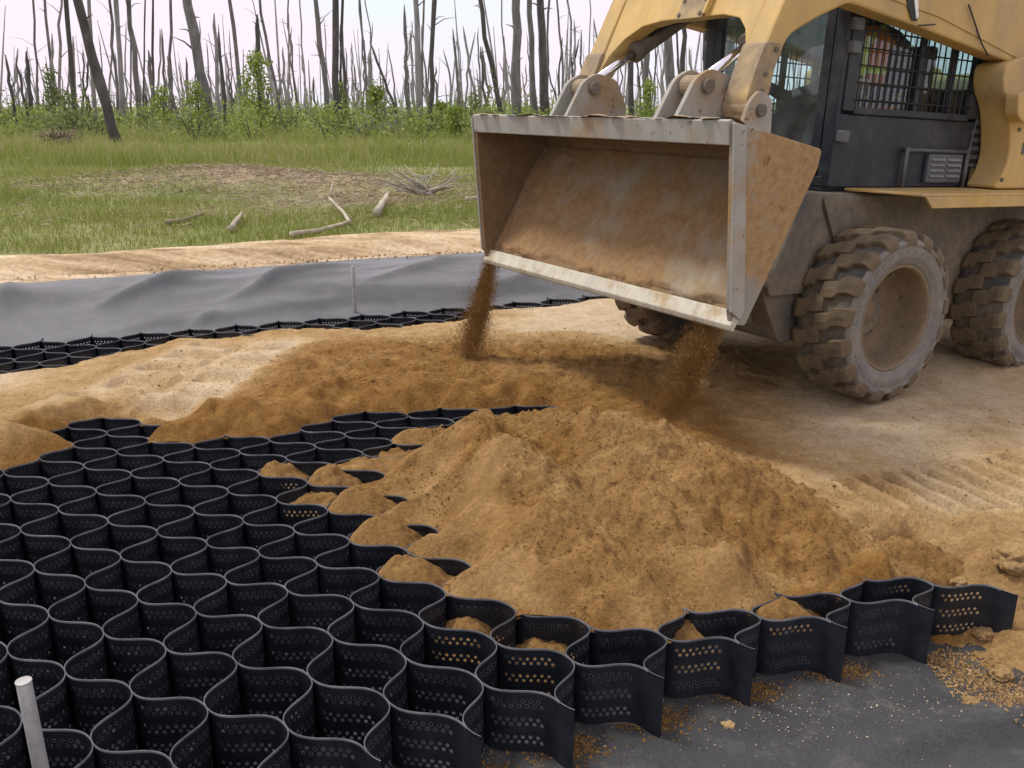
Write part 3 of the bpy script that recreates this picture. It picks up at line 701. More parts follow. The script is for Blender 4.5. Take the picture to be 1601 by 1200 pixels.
def height_object(name, x0, x1, y0, y1, res, zf, mat, keep=None, dry=None, rim=0.160, slope=0.85, berm=None):
    X, Y, Fq = grid(np.arange(x0, x1, res), np.arange(y0, y1, res))
    blocked = np.zeros(len(X), bool)
    for P in POLYS: blocked |= in_poly(X, Y, P)
    # only vertices near the cells need the distance
    D = np.full(len(X), 9.0); near = np.where((X > -2.9) & (X < 1.6) & (Y < 4.3))[0]
    NX = np.zeros(len(X)); NY = np.zeros(len(X))
    for k in near:
        co, idx, dist = KD.find((X[k], Y[k], 0)); D[k] = dist; NX[k] = co[0]; NY[k] = co[1]
    snap = blocked & (D < res*1.5)
    X = np.where(snap, NX, X); Y = np.where(snap, NY, Y); D = np.where(blocked, 0, D)
    Z = zf(X, Y)
    if berm is not None: Z = Z + berm(X, Y)*np.exp(-((D-0.15)/0.13)**2)
    Z = limit(Z, D, rim + 0.012*fbm(X, Y, 0.12, 3, 120), slope)
    bad = blocked & ~snap
    kf = ~bad[Fq].any(1)
    kf &= ~(snap[Fq].all(1))
    kf &= (Z[Fq].max(1) > -0.03)
    ex = np.maximum.reduce([np.hypot(X[Fq[:, a]]-X[Fq[:, b]], Y[Fq[:, a]]-Y[Fq[:, b]]) for a, b in ((0, 1), (1, 2), (2, 3), (3, 0))]); kf &= ex < res*2.1
    if keep is not None: kf &= keep(X, Y, Z)[Fq].any(1)
    Fq = Fq[kf]; used = np.unique(Fq); re = np.full(len(X), -1); re[used] = np.arange(len(used))
    V = np.stack([X, Y, Z], 1)[used]
    return link(name, np_mesh(name, V, re[Fq], mat, True, None, {'dry': dry(X[used], Y[used], D[used])}))
def floor_z(X, Y):
    z = sand_ground_z(X, Y); p = pile_z(X, Y); k = (X > -0.8) & (X < 1.6) & (Y < 3.95)
    return np.where(k & (p > np.maximum(z, 0.166)+0.006), np.minimum(z, 0.140), z)
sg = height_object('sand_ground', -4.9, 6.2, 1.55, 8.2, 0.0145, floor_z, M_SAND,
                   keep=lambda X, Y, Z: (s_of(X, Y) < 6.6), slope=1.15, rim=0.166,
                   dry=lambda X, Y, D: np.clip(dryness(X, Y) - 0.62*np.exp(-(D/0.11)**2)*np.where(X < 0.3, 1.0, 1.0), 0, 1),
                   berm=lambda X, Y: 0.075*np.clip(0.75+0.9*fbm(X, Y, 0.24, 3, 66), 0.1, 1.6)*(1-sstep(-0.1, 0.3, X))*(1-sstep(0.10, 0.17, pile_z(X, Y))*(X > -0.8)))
tag(sg, 'tan graded sand floor with tyre prints under the loader', kind='structure')
sp = height_object('sand_pile', -0.75, 1.75, 2.05, 4.2, 0.0085, pile_z, M_SAND,
                   keep=lambda X, Y, Z: Z > np.minimum(sand_ground_z(X, Y), 0.155)-0.012, dry=lambda X, Y, D: np.clip(0.15+0.14*fbm(X, Y, 0.25, 4, 130), 0, 1), rim=0.166, slope=1.0)
tag(sp, 'big heap of moist brown sand dumped over the cells in front of the bucket', 'sand heap', kind='stuff')

bp = []
for i in range(-6, 30):
    for j in range(-30, 8):
        sm = i+j
        if sm < 0 or sm > 8: continue
        P = node_back(i, j)
        if not (-5.4 < P[0] < 2.6): continue
        if sm < 8:
            for k, Q in (('a', node_back(i+1, j)), ('b', node_back(i, j+1))):
                m = (P+Q)/2
                if s_of(m[0], m[1]) > np.interp(m[0], SB_X, SB_S)-0.02: bp.append((k, i, j))
build_mat('geocell_mat', 'far rows of black cell mat along the foot of the wrinkled fabric', node_back, bp, 0, -1)


# little heaps caught in single cells
def cell_heap(cell, apex, ztop, slope, label, zmin=0.0, flat=None):
    P = cell_poly(*cell); c = P.mean(0); Pin = c + (P-c)*0.972
    res = 0.0075; x0, y0 = P.min(0); x1, y1 = P.max(0)
    X, Y, Fq = grid(np.arange(x0-res, x1+2*res, res), np.arange(y0-res, y1+2*res, res))
    ins = in_poly(X, Y, Pin)
    d2 = (X[:, None]-Pin[None, :, 0])**2 + (Y[:, None]-Pin[None, :, 1])**2
    dense = np.concatenate([Pin + (np.roll(Pin, -1, 0)-Pin)*t for t in (0, .25, .5, .75)])
    dd = np.hypot(X[:, None]-dense[None, :, 0], Y[:, None]-dense[None, :, 1]); k = dd.argmin(1); dm = dd.min(1)
    snap = ~ins & (dm < res*1.5); X = np.where(snap, dense[k, 0], X); Y = np.where(snap, dense[k, 1], Y)
    ap = node(*cell)*(1-apex[0])*(1-apex[1]) + node(cell[0]+1, cell[1])*apex[0]*(1-apex[1]) + node(cell[0]+1, cell[1]+1)*apex[0]*apex[1] + node(cell[0], cell[1]+1)*(1-apex[0])*apex[1]
    r = np.hypot(X-ap[0], Y-ap[1])
    Z = ztop - slope*(np.sqrt(r*r+0.0006)-0.02) + rough(X, Y, 0.020)
    D = np.where(ins, dm, 0); Z = np.minimum(Z, 0.164 + 1.25*D)
    if flat is not None: Z = np.minimum(Z, flat + 0.02*fbm(X, Y, 0.07, 3, 140) + rough(X, Y, 0.008))
    Z = np.maximum(Z, zmin-0.01)
    ok = ins | snap; ex = np.maximum.reduce([np.hypot(X[Fq[:, a]]-X[Fq[:, b]], Y[Fq[:, a]]-Y[Fq[:, b]]) for a, b in ((0, 1), (1, 2), (2, 3), (3, 0))]); kf = ok[Fq].all(1) & (~snap[Fq].all(1)) & (ex < res*2.1); Fq = Fq[kf]; used = np.unique(Fq); re = np.full(len(X), -1); re[used] = np.arange(len(used))
    o = link('sand_mound', np_mesh('sand_mound', np.stack([X, Y, Z], 1)[used]-np.array([ap[0], ap[1], 0]), re[Fq], M_SAND, True, None, {'dry': np.full(len(used), 0.16)}))
    o.location = (float(ap[0]), float(ap[1]), 0)
    tag(o, label, 'sand mound', 'small heaps of sand caught in single cells')
cell_heap((2, -5), (0.12, 0.66), 0.235, 0.66, 'nearest small sand heap, in the cell left of the dumped pile foot')
cell_heap((1, -6), (0.16, 0.62), 0.262, 0.78, 'tall rounded sand heap in a cell, second from the front')
cell_heap((0, -7), (0.18, 0.60), 0.270, 0.84, 'steep cone of sand in a cell, third from the front')
cell_heap((-1, -8), (0.14, 0.56), 0.240, 0.95, 'small sand hump in a cell, fourth from the front')
cell_heap((-2, -8), (0.04, 0.70), 0.205, 0.70, 'low sliver of sand leaning on a cell wall, farthest left of the heaps')
cell_heap((-1, -7), (0.30, 0.25), 0.160, 0.45, 'shallow sand patch low in a cell behind its perforated wall')
cell_heap((-1, -9), (0.55, 0.55), 0.200, 0.20, 'level sand filling a cell to the rim beside the pile', flat=0.172)
cell_heap((-1, -10), (0.60, 0.50), 0.160, 0.20, 'sand lying just under the rim of a cell left of the pile peak', flat=0.150)
cell_heap((3, -4), (0.40, 0.15), 0.110, 0.60, 'sand spilled in the bottom of a cell at the pile foot, left one')
cell_heap((4, -4), (0.40, 0.15), 0.110, 0.60, 'sand spilled in the bottom of a cell at the pile foot, right one')
cell_heap((7, -6), (0.05, 0.30), 0.200, 0.75, 'sand running down into the open cell near the right end of the mat')
cell_heap((6, -5), (0.02, 0.20), 0.150, 0.75, 'sand trickling into the front cell where the pile meets the mat edge')

# ------------------------------------------------------------------ skid steer loader (local frame: x forward, y to its left, z up, origin between the front wheels)
LD = empty('skid_steer_loader', (1.3901, 4.8713, 0.6104)); LD.rotation_euler = (-0.0030, -0.0443, 3.7142)
tag(LD, 'muddy yellow wheeled skid steer loader tipping its bucket over the cells', 'loader')
def part(name, mb, mat, parent=LD, bevel=0.0, smooth=False, label=None):
    o = mb.build(name, mat, parent, smooth, bevel)
    if label: o['label'] = label
    return o
def rounded(pts, r=0.03, n=4):
    "round the corners of an (x,z) profile"
    out = []; m = len(pts)
    for i in range(m):
        p = Vector(pts[i]); a = Vector(pts[i-1]); b = Vector(pts[(i+1) % m])
        u = (a-p); v = (b-p); k = min(r, u.length*0.45, v.length*0.45); u.normalize(); v.normalize()
        for t in range(n+1):
            t /= n; q = (p+u*k)*(1-t)**2 + p*2*t*(1-t) + (p+v*k)*t*t; out.append((q.x, q.y))
    return out

# bucket: wedge profile, mouth facing forward
bk = empty('bucket', (0, 0, 0), LD)
HW = 0.915
T0, K0, C0 = (1.335, 0.862), (0.835, 0.770), (1.222, 0.098)
o = MB().prism(rounded([(1.335, 0.862), (0.90, 0.783), (0.835, 0.745), (0.845, 0.70), (1.205, 0.098), (1.222, 0.110), (0.872, 0.712), (0.868, 0.735), (0.905, 0.765), (1.333, 0.846)], 0.012, 2), -HW, HW)
part('shell', o, M_BKTIN, bk)
o = MB().prism([(1.336, 0.868), (1.350, 0.862), (1.338, 0.775), (1.318, 0.775), (1.312, 0.858)], -HW-0.004, HW+0.004); part('upper_lip', o, M_STEEL, bk, 0.004)
side = rounded([(1.338, 0.860), (0.832, 0.772), (0.842, 0.700), (1.160, 0.086), (1.236, 0.100), (1.252, 0.150)], 0.015, 3)
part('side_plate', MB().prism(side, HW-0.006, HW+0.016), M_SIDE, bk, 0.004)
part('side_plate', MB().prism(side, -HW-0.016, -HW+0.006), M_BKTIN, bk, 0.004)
for s in (1, -1):
    y0, y1 = sorted((s*(HW+0.0175), s*(HW+0.032)))
    part('side_cutter', MB().prism([(1.346, 0.855), (1.285, 0.846), (1.188, 0.16), (1.205, 0.115), (1.258, 0.150)], y0, y1), M_STEEL, bk, 0.003)
dx, dz = 0.498, -0.867; nx_, nz_ = 0.867, 0.498
def fl(t, n): return (C0[0]-dx*t+nx_*n, C0[1]-dz*t+nz_*n)
part('cutting_edge', MB().prism([fl(-0.030, -0.012), fl(-0.030, 0.004), fl(-0.015, 0.020), fl(0.048, 0.022), fl(0.052, 0.006), fl(0.052, -0.012)], -HW-0.02, HW+0.02), M_EDGE, bk, 0.004)
# caked sand that stayed on the floor of the bucket: ragged sheet
tv = np.linspace(0.045, 0.70, 46); yv = np.linspace(-0.905, 0.905, 120)
A, B, Fq = grid(yv, tv)
rag = 0.055*fbm(A, A*0, 0.09, 3, 201)
thick = 0.004 + 0.016*sstep(-0.15, 0.5, fbm(A, B*0.6, 0.33, 5, 202)) + 0.010*np.exp(-((B-0.07)/0.04)**2)
thick = np.where(B < 0.070+rag*0.5, -0.006, thick)
V = np.stack([C0[0]-dx*B+nx_*(0.003+thick)+0.004, A, C0[1]-dz*B+nz_*(0.003+thick)], 1)
M_CAKE = mat_dusty('caked_sand', (0.290, 0.262, 0.195), (0.262, 0.158, 0.072), (0.28, 0.50), 2.4, 0.8)
link('caked_sand', np_mesh('caked_sand', V, Fq, M_CAKE), bk)
# soil lying on top of the bucket
A, B, Fq = grid(np.linspace(-0.86, 0.86, 110), np.linspace(-0.035, 0.40, 30))
B = B + np.where(B < 0.02, 0.022*fbm(A, A*0, 0.06, 3, 207), 0)
hgt = (0.006+0.030*np.clip(0.4+fbm(A, B, 0.16, 4, 205), 0, 1.2))*np.clip(np.sin(np.clip((B+0.05)/0.45, 0, 1)*PI), 0, 1)**0.5 - 0.002
V = np.stack([1.322-0.983*B*1.0, A, 0.858-0.183*B+hgt], 1)
dsm = link('soil_crust', np_mesh('soil_crust', V, Fq, M_YELD), bk)
ear = rounded([(1.20, 0.838), (1.09, 1.035), (1.01, 1.078), (0.88, 1.050), (0.815, 0.930), (0.80, 0.775)], 0.03, 4)
for yc in (0.385, -0.385):
    for s in (-1, 1):
        y = yc+s*0.062; part('mounting_ear', MB().prism(ear, y-0.012, y+0.012), M_STEEL, bk, 0.003)
    part('hinge_pin', MB().cyl((1.03, yc-0.098, 1.005), (1.03, yc+0.098, 1.005), 0.030, n=20), M_BODY, bk, 0.003)
    part('ear_gusset', MB().prism([(1.22, 0.842), (0.83, 0.775), (0.83, 0.800), (1.20, 0.866)], yc-0.11, yc+0.11), M_STEEL, bk, 0.004)
for s in (1, -1):     # lower hinge brackets that take the arms
    for q in (-1, 1):
        y = s*0.5425+q*0.088
        part('hinge_bracket', MB().prism(rounded([(0.80, 0.74), (1.00, 0.80), (0.96, 0.94), (0.90, 1.00), (0.82, 0.96)], 0.03, 3), y-0.010, y+0.010), M_STEEL, bk, 0.003)
    part('hinge_pin', MB().cyl((0.89, s*0.5425-0.115, 0.915), (0.89, s*0.5425+0.115, 0.915), 0.026, n=18), M_BODY, bk, 0.002)

# lift arms
armp = rounded([(-1.85, 1.02), (-1.10, 1.215), (-0.20, 1.325), (0.362, 1.385), (0.56, 1.305), (0.715, 1.225), (0.785, 1.110), (0.812, 1.00), (0.840, 0.885), (0.92, 0.875),
                (0.935, 0.97), (0.892, 1.085), (0.800, 1.290), (0.715, 1.470), (0.60, 1.60), (0.40, 1.68), (-0.30, 1.66), (-1.20, 1.52), (-1.95, 1.38), (-2.02, 1.15)], 0.035, 3)
for s in (1, -1):
    y0, y1 = sorted((s*0.485, s*0.600))
    a = part('lift_arm', MB().prism(armp, y0, y1), M_YEL, LD, 0.012)
    # worn boot of the arm, welded thicker and bare
    boot = rounded([(0.750, 1.185), (0.790, 1.09), (0.808, 0.99), (0.836, 0.872), (0.925, 0.862), (0.940, 0.965), (0.900, 1.085), (0.857, 1.19)], 0.02, 3)
    part('arm_boot', MB().prism(boot, y0-0.006, y1+0.006), M_YELD, a, 0.010)
    part('pivot_boss', MB().cyl((0.876, y0-0.018, 0.925), (0.876, y1+0.018, 0.925), 0.062, n=24), M_YELD, a, 0.006)
    # pressed crease along the beam
    part('beam_stiffener', MB().prism([(-1.7, 1.13), (-0.3, 1.385), (0.33, 1.45), (0.33, 1.475), (-0.3, 1.41), (-1.7, 1.155)], *sorted((s*0.6015, s*0.606))), M_YEL, a, 0.002)
# letter edge and hose on the near arm
arm_l = [c for c in LD.children if c.name.startswith('lift_arm')][0]
part('decal_mark', MB().prism([(0.02, 1.475), (-0.085, 1.352), (-0.125, 1.352), (-0.075, 1.475)], 0.6062, 0.6075), M_HOSE, arm_l)
part('decal_mark', MB().prism([(-0.062, 1.475), (-0.112, 1.362), (-0.128, 1.372), (-0.095, 1.475)], 0.6077, 0.6087), mat_plain('white_decal', (0.70, 0.70, 0.68), 0.5), arm_l)
part('hose', MB().tube([(-0.50, 0.612, 1.46), (-0.56, 0.613, 1.40), (-0.66, 0.613, 1.30), (-0.74, 0.612, 1.245)], 0.004, 6), M_HOSE, arm_l, smooth=True)
part('scratch_groove', MB().tube([(-0.14, 0.6062, 1.335), (-0.27, 0.6062, 1.352)], 0.003, 5), M_HOSE, arm_l)
# cross member between the arms: arched plate that leans with the arms
cm = MB(); arch = [(-0.482, 1.04), (-0.44, 1.17), (-0.37, 1.25), (-0.27, 1.305), (-0.14, 1.322), (0.26, 1.322), (0.37, 1.30), (0.43, 1.25), (0.482, 1.16)]
def cmx(z): return 0.785-0.44*(z-1.30)
V = []; Fc = []
for (y, z) in arch: V += [(cmx(z), y, z), (cmx(1.60), y, 1.60), (cmx(z)-0.10, y, z), (cmx(1.60)-0.10, y, 1.60)]
for i in range(len(arch)-1):
    a, b = i*4, i*4+4; Fc += [(a, b, b+1, a+1), (a+2, a+3, b+3, b+2), (a, a+2, b+2, b), (a+1, b+1, b+3, a+3)]
Fc += [(0, 1, 3, 2), (len(arch)*4-4, len(arch)*4-2, len(arch)*4-1, len(arch)*4-3)]
cm.add(V, Fc); cmo = part('cross_member', cm, M_YEL, LD, 0.006)
mt = Matrix.Translation((cmx(1.40)+0.012, 0.06, 1.40)) @ Matrix.Rotation(-math.atan(0.44), 4, 'Y')
part('access_plate', MB().box((-0.008, -0.085, -0.092), (0.006, 0.085, 0.16), mt), M_YELD, cmo, 0.003)
for yy in (-0.068, 0.068):
    for zz in (-0.072, 0.0, 0.07):
        p = mt @ Vector((0.006, yy, zz)); q = mt @ Vector((0.014, yy, zz)); part('bolt', MB().cyl(p, q, 0.010, n=6), M_BODY, cmo)
part('rib', MB().box((-0.004, 0.094, -0.08), (0.018, 0.108, 0.2), mt), M_YEL, cmo, 0.003)
# tilt cylinders
for yc in (0.385, -0.385):
    cy = empty('tilt_cylinder', (0, yc, 0), LD)
    part('rod', MB().cyl((1.03, 0, 1.005), (0.66, 0, 1.235), 0.022, n=20), M_CHROME, cy, smooth=True)
    part('rod_eye', MB().cyl((1.03, -0.045, 1.005), (1.03, 0.045, 1.005), 0.046, n=20), M_YELD, cy, 0.004)
    part('barrel', MB().tube([(0.735, 0, 1.189), (0.70, 0, 1.211), (0.70, 0, 1.211), (0.22, 0, 1.51)], [0.052, 0.052, 0.044, 0.044], 20), M_BODY, cy, 0.003)
    part('hydraulic_hose', MB().tube([(0.66, 0.03, 1.285), (0.55, 0.06, 1.345), (0.42, 0.05, 1.375), (0.30, 0.03, 1.44), (0.22, 0.02, 1.55)], 0.012, 8), M_HOSE, cy, smooth=True)
    part('hydraulic_hose', MB().tube([(0.60, -0.03, 1.33), (0.50, -0.07, 1.31), (0.38, -0.06, 1.35), (0.26, -0.03, 1.46)], 0.011, 8), M_HOSE, cy, smooth=True)

for s in (1, -1):
    ar = [c for c in LD.children if c.name.startswith('lift_arm')][0 if s > 0 else 1]
    part('pin_cap', MB().cyl((-1.62, s*0.600, 1.26), (-1.62, s*0.622, 1.26), 0.050, n=20), M_YELD, ar, 0.004)
    part('hydraulic_line', MB().tube([(-0.9, s*0.478, 1.32), (-0.2, s*0.478, 1.42), (0.34, s*0.476, 1.47), (0.58, s*0.470, 1.40), (0.70, s*0.44, 1.30)], 0.011, 8), M_HOSE, ar, smooth=True)
    part('hydraulic_line', MB().tube([(-0.9, s*0.474, 1.36), (-0.2, s*0.474, 1.455), (0.34, s*0.472, 1.505), (0.60, s*0.466, 1.43), (0.72, s*0.43, 1.33)], 0.011, 8), M_HOSE, ar, smooth=True)
    for (x, z) in ((0.80, 1.16), (0.845, 1.06), (0.86, 0.99)): part('bolt', MB().cyl((x, s*0.606, z), (x, s*0.616, z), 0.011, n=6), M_BODY, ar)
# wheels
def make_wheel():
    w = empty('wheel', (0, 0, 0), LD)
    tm = MB()
    tm.cm = 0; tm.lathe([(0.262, -0.135), (0.30, -0.150), (0.36, -0.150), (0.385, -0.135), (0.392, -0.10), (0.394, 0.0), (0.392, 0.10), (0.386, 0.128), (0.378, 0.140)], n=64)
    tm.cm = 1; tm.lathe([(0.378, 0.140), (0.370, 0.150), (0.364, 0.155), (0.357, 0.155), (0.352, 0.149), (0.335, 0.151), (0.310, 0.153), (0.292, 0.151), (0.288, 0.146), (0.272, 0.144), (0.262, 0.136), (0.254, 0.120)], n=64)
    t = tm.build('tyre', [M_RUB, M_WALL], w, True)
    part('rim', MB().lathe([(0.256, 0.118), (0.262, 0.132), (0.252, 0.137), (0.245, 0.130), (0.242, 0.105), (0.238, 0.050), (0.232, -0.010), (0.215, -0.055), (0.170, -0.070), (0.150, -0.062), (0.120, -0.062), (0.112, -0.045), (0.070, -0.040), (0.060, -0.020), (0.0005, -0.018)], n=48), M_RIMW, w, smooth=True)
    for k in range(8):
        an = 2*PI*k/8; part('wheel_nut', MB().cyl((0.135*math.cos(an), -0.063, 0.135*math.sin(an)), (0.135*math.cos(an), -0.044, 0.135*math.sin(an)), 0.013, n=6), M_RIMW, w)
    lm = MB()
    for k in range(34):
        if k in (15, 16, 17, 32, 33): continue
        an = 2*PI*k/34; hh = 0.5+0.5*((k*7) % 5)/4; r0, r1 = 0.318-0.006*hh, 0.318+0.010+0.006*hh
        for q in (0, 1):
            a0 = an+q*0.055; a1 = a0+0.022+0.015*((k*3+q) % 3)
            P = [(r, a) for r, a in ((r0, a0), (r1, a0), (r1, a1), (r0, a1))]
            lm.add([(r*math.cos(a), 0.1515, r*math.sin(a)) for r, a in P]+[(r*math.cos(a), 0.1538, r*math.sin(a)) for r, a in P], [(0, 1, 2, 3), (7, 6, 5, 4), (0, 4, 5, 1), (1, 5, 6, 2), (2, 6, 7, 3), (3, 7, 4, 0)])
    part('sidewall_moulding', lm, M_WALL, w)['kind'] = 'stuff'
    part('valve_stem', MB().tube([(0.03, 0.04, 0.218), (0.03, 0.075, 0.205), (0.03, 0.10, 0.208)], 0.007, 6), M_RUB, w)
    # one lug per side, copied round
    def lug(sgn):
        st = [(-0.016, -0.016, 0.417), (0.018, -0.006, 0.419), (0.056, 0.004, 0.419), (0.078, 0.070, 0.419), (0.118, 0.092, 0.418), (0.142, 0.094, 0.408), (0.155, 0.094, 0.380)]
        hw = [0.088, 0.098, 0.098, 0.100, 0.100, 0.100, 0.094]
        V = []; Fc = []
        for (y, a, rt), h in zip(st, hw):
            rb = rt-0.045 if y < 0.14 else rt-0.03
            hb = h+0.022
            for (r, aa) in ((rb, a-hb), (rt, a-h), (rt+0.003, a), (rt, a+h), (rb, a+hb)): V.append((r*math.cos(aa*sgn), sgn*y, r*math.sin(aa*sgn)))
        for i in range(len(st)-1):
            for k in range(5):
                a0, a1 = i*5+k, i*5+(k+1) % 5; q = (a0, a1, a1+5, a0+5); Fc.append(q)
        Fc.append((4, 3, 2, 1, 0)); e = (len(st)-1)*5; Fc.append((e, e+1, e+2, e+3, e+4))
        m = MB(); m.add(V, Fc); me = m.mesh('lug', M_LUG, False)
        return me
    NL = 17
    for sgn in (1, -1):
        me = lug(sgn)
        for k in range(NL):
            l = link('lug', me, w); l.rotation_euler = (0, -2*PI*(k+(0.5 if sgn < 0 else 0))/NL, 0)
            if k == 0:
                pass
            b = l.modifiers.new('bevel', 'BEVEL'); b.width = 0.0035; b.segments = 1; b.limit_method = 'ANGLE'; b.angle_limit = rad(40)
    return w
W0 = make_wheel(); W0.location = (0, 0.69, 0)
def copy_tree(o, parent=None):
    c = o.copy(); COL.objects.link(c)
    if parent: c.parent = parent
    for ch in list(o.children): copy_tree(ch, c)
    return c
for (x, y, rz) in ((-1.30, 0.69, 0), (0, -0.69, PI), (-1.30, -0.69, PI)):
    w = copy_tree(W0, LD); w.location = (x, y, 0); w.rotation_euler = (0, 0.31 if x < -1 else 0.12, rz)

# chassis
part('chassis', MB().prism(rounded([(0.44, 0.565), (0.62, 0.15), (0.58, 0.05), (0.46, -0.14), (-1.85, -0.14), (-2.02, 0.12), (-2.05, 0.565)], 0.03, 3), -0.525, 0.525), M_BODY, LD, 0.008)
for s in (1, -1):
    y0, y1 = sorted((s*0.527, s*0.545))
    part('wheel_arch_plate', MB().prism(rounded([(0.30, 0.555), (0.08, 0.20), (-0.30, -0.10), (-1.6, -0.10), (-1.9, 0.20), (-1.95, 0.555)], 0.06, 4), y0, y1), M_BODY, LD, 0.004)
    part('front_gusset', MB().prism(rounded([(0.43, 0.57), (0.33, 0.57), (0.36, 0.10), (0.60, 0.10), (0.62, 0.15)], 0.02, 3), *sorted((s*0.527, s*0.556))), M_BODY, LD, 0.004)
    part('axle_hub', MB().cyl((0, s*0.54, 0), (0, s*0.66, 0), 0.11, n=24), M_BODY, LD, 0.004)
    part('axle_hub', MB().cyl((-1.3, s*0.54, 0), (-1.3, s*0.66, 0), 0.11, n=24), M_BODY, LD, 0.004)
    # fender shelf with a turned-down lip
    fm = MB()
    pl = [(0.04, 0.55), (-0.02, 0.845), (-1.98, 0.845), (-1.98, 0.46), (0.04, 0.46)]
    V = [(x, s*y, 0.574) for x, y in pl] + [(x, s*y, 0.586) for x, y in pl]; n = 5
    Fc = [tuple(range(n-1, -1, -1)), tuple(range(n, 2*n))] + [(i, (i+1) % n, (i+1) % n+n, i+n) for i in range(n)]
    if s < 0: Fc = [tuple(reversed(f)) for f in Fc]
    fm.add(V, Fc); f = part('fender', fm, M_YEL, LD, 0.003)
    part('fender_lip', MB().prism([(-0.045, 0.5735), (-0.11, 0.520), (-1.98, 0.520), (-1.98, 0.5735)], *sorted((s*0.833, s*0.8465))), M_YEL, f, 0.003)
part('lamp_block', MB().box((0.445, 0.30, 0.40), (0.50, 0.48, 0.53)), M_GREY, LD, 0.012)
part('front_step', MB().box((0.44, -0.42, 0.545), (0.56, 0.42, 0.585)), M_BODY, LD, 0.008)
part('belly_plate', MB().prism([(0.63, 0.14), (0.645, 0.15), (0.47, 0.56), (0.455, 0.555)], -0.40, 0.28), M_BODY, LD, 0.004)
for s in (1, -1):
    part('tow_bracket', MB().prism(rounded([(0.60, 0.10), (0.69, 0.02), (0.66, -0.05), (0.52, -0.06)], 0.02, 3), s*0.40-0.012, s*0.40+0.012), M_BODY, LD, 0.003)

# cab
cab = empty('cab', (0, 0, 0), LD)
CX0, CX1, CY = 0.165, -1.02, 0.44
for s in (1, -1):
    y0, y1 = sorted((s*(CY-0.006), s*(CY+0.010)))
    part('side_panel', MB().prism(rounded([(CX0, 0.588), (CX0, 0.93), (CX1, 0.93), (CX1, 0.588)], 0.015, 2), y0, y1), M_BLACK, cab, 0.004)
    sc = empty('side_screen', (0, 0, 0), cab)
    # frame
    yy0, yy1 = sorted((s*(CY-0.012), s*(CY+0.024)))
    part('screen_frame', MB().box((CX0-0.115, yy0, 0.945), (CX0-0.030, yy1, 1.72)), M_BLACK, sc, 0.005)
    part('screen_frame', MB().box((CX1, yy0, 0.945), (CX1+0.115, yy1, 1.72)), M_BLACK, sc, 0.005)
    part('screen_frame', MB().box((CX0-0.115, yy0-0.001, 0.932), (CX1+0.115, yy1+0.001, 0.965)), M_BLACK, sc, 0.005)
    part('screen_frame', MB().box((CX1, yy0-0.002, 1.62), (CX0-0.03, yy1+0.002, 1.74)), M_BLACK, sc, 0.005)
    for xb in (-0.45, -0.73): part('pillar', MB().box((xb-0.018, s*CY-0.012, 0.966), (xb+0.018, s*CY+0.012, 1.62)), M_BLACK, sc, 0.003)
    wm = MB()
    for k in range(18):
        x = CX0-0.13-k*0.0505
        if x < CX1+0.11: break
        wm.cyl((x, s*(CY+0.016), 0.95), (x, s*(CY+0.016), 1.63), 0.0042, n=5, caps=False)
    for k in range(9): wm.cyl((CX0-0.10, s*(CY+0.0225), 1.00+k*0.077), (CX1+0.10, s*(CY+0.0225), 1.00+k*0.077), 0.0042, n=5, caps=False)
    part('wire_grid', wm, M_WIRE, sc)
    part('window_pane', MB().add([(CX1+0.10, s*(CY-0.016), 0.965), (CX0-0.11, s*(CY-0.016), 0.965), (CX0-0.11, s*(CY-0.016), 1.62), (CX1+0.10, s*(CY-0.016), 1.62)], [(0, 1, 2, 3)]), M_GLASS2, sc)
    # front post
    part('front_post', MB().prism([(CX0, 0.588), (CX0-0.035, 0.588), (CX0-0.028, 1.74), (CX0+0.004, 1.74)], *sorted((s*(CY-0.055), s*(CY+0.016)))), M_BLACK, cab, 0.008)
    for zz in (0.80, 1.20, 1.30): part('door_hinge', MB().box((CX0-0.075, s*CY+min(0, s*0.050), zz), (CX0-0.010, s*CY+max(0, s*0.050), zz+0.055)), M_GREY, cab, 0.006)
    for zz in (0.62, 0.75, 0.88): part('bolt_head', MB().cyl((-0.98, s*(CY+0.010), zz), (-0.98, s*(CY+0.016), zz), 0.009, n=8), M_GREY, cab)
# window sticker, handle frame and louvred cover on the near side
part('sticker', MB().box((-0.975, CY+0.0245, 1.075), (-0.925, CY+0.026, 1.17)), mat_plain('yellow_sticker', (0.62, 0.62, 0.05), 0.5), cab)
for (xx) in (-0.40, -0.945):
    part('handle_bar', MB().cyl((xx, CY+0.032, 0.585), (xx, CY+0.032, 0.79), 0.011, n=10), M_GREY, cab, smooth=True)
part('handle_bar', MB().cyl((-0.40, CY+0.032, 0.775), (-0.945, CY+0.032, 0.775), 0.010, n=10), M_GREY, cab, smooth=True)
lv = part('louvre_cover', MB().box((-0.91, CY+0.010, 0.612), (-0.60, CY+0.034, 0.760)), M_GREY, cab, 0.006)
for c in range(2):
    for r in range(4):
        x0 = -0.885+c*0.145; z0 = 0.640+r*0.028
        part('louvre_slat', MB().prism([(0, 0), (0.001, 0.012), (0.0, 0.013)], 0, 0.001) if False else MB().add([(x0, CY+0.034, z0), (x0+0.118, CY+0.034, z0), (x0+0.118, CY+0.034, z0+0.013), (x0, CY+0.034, z0+0.013), (x0, CY+0.046, z0+0.002), (x0+0.118, CY+0.046, z0+0.002)], [(0, 4, 5, 1), (4, 3, 2, 5), (0, 3, 4), (1, 5, 2)]), mat_plain('louvre_paint', (0.22, 0.23, 0.24), 0.5) if not MATS.get('louvre_paint') else MATS['louvre_paint'], lv)
part('floor_pan', MB().box((CX1, -CY+0.02, 0.568), (CX0, CY-0.02, 0.600)), M_BLACK, cab, 0.004)
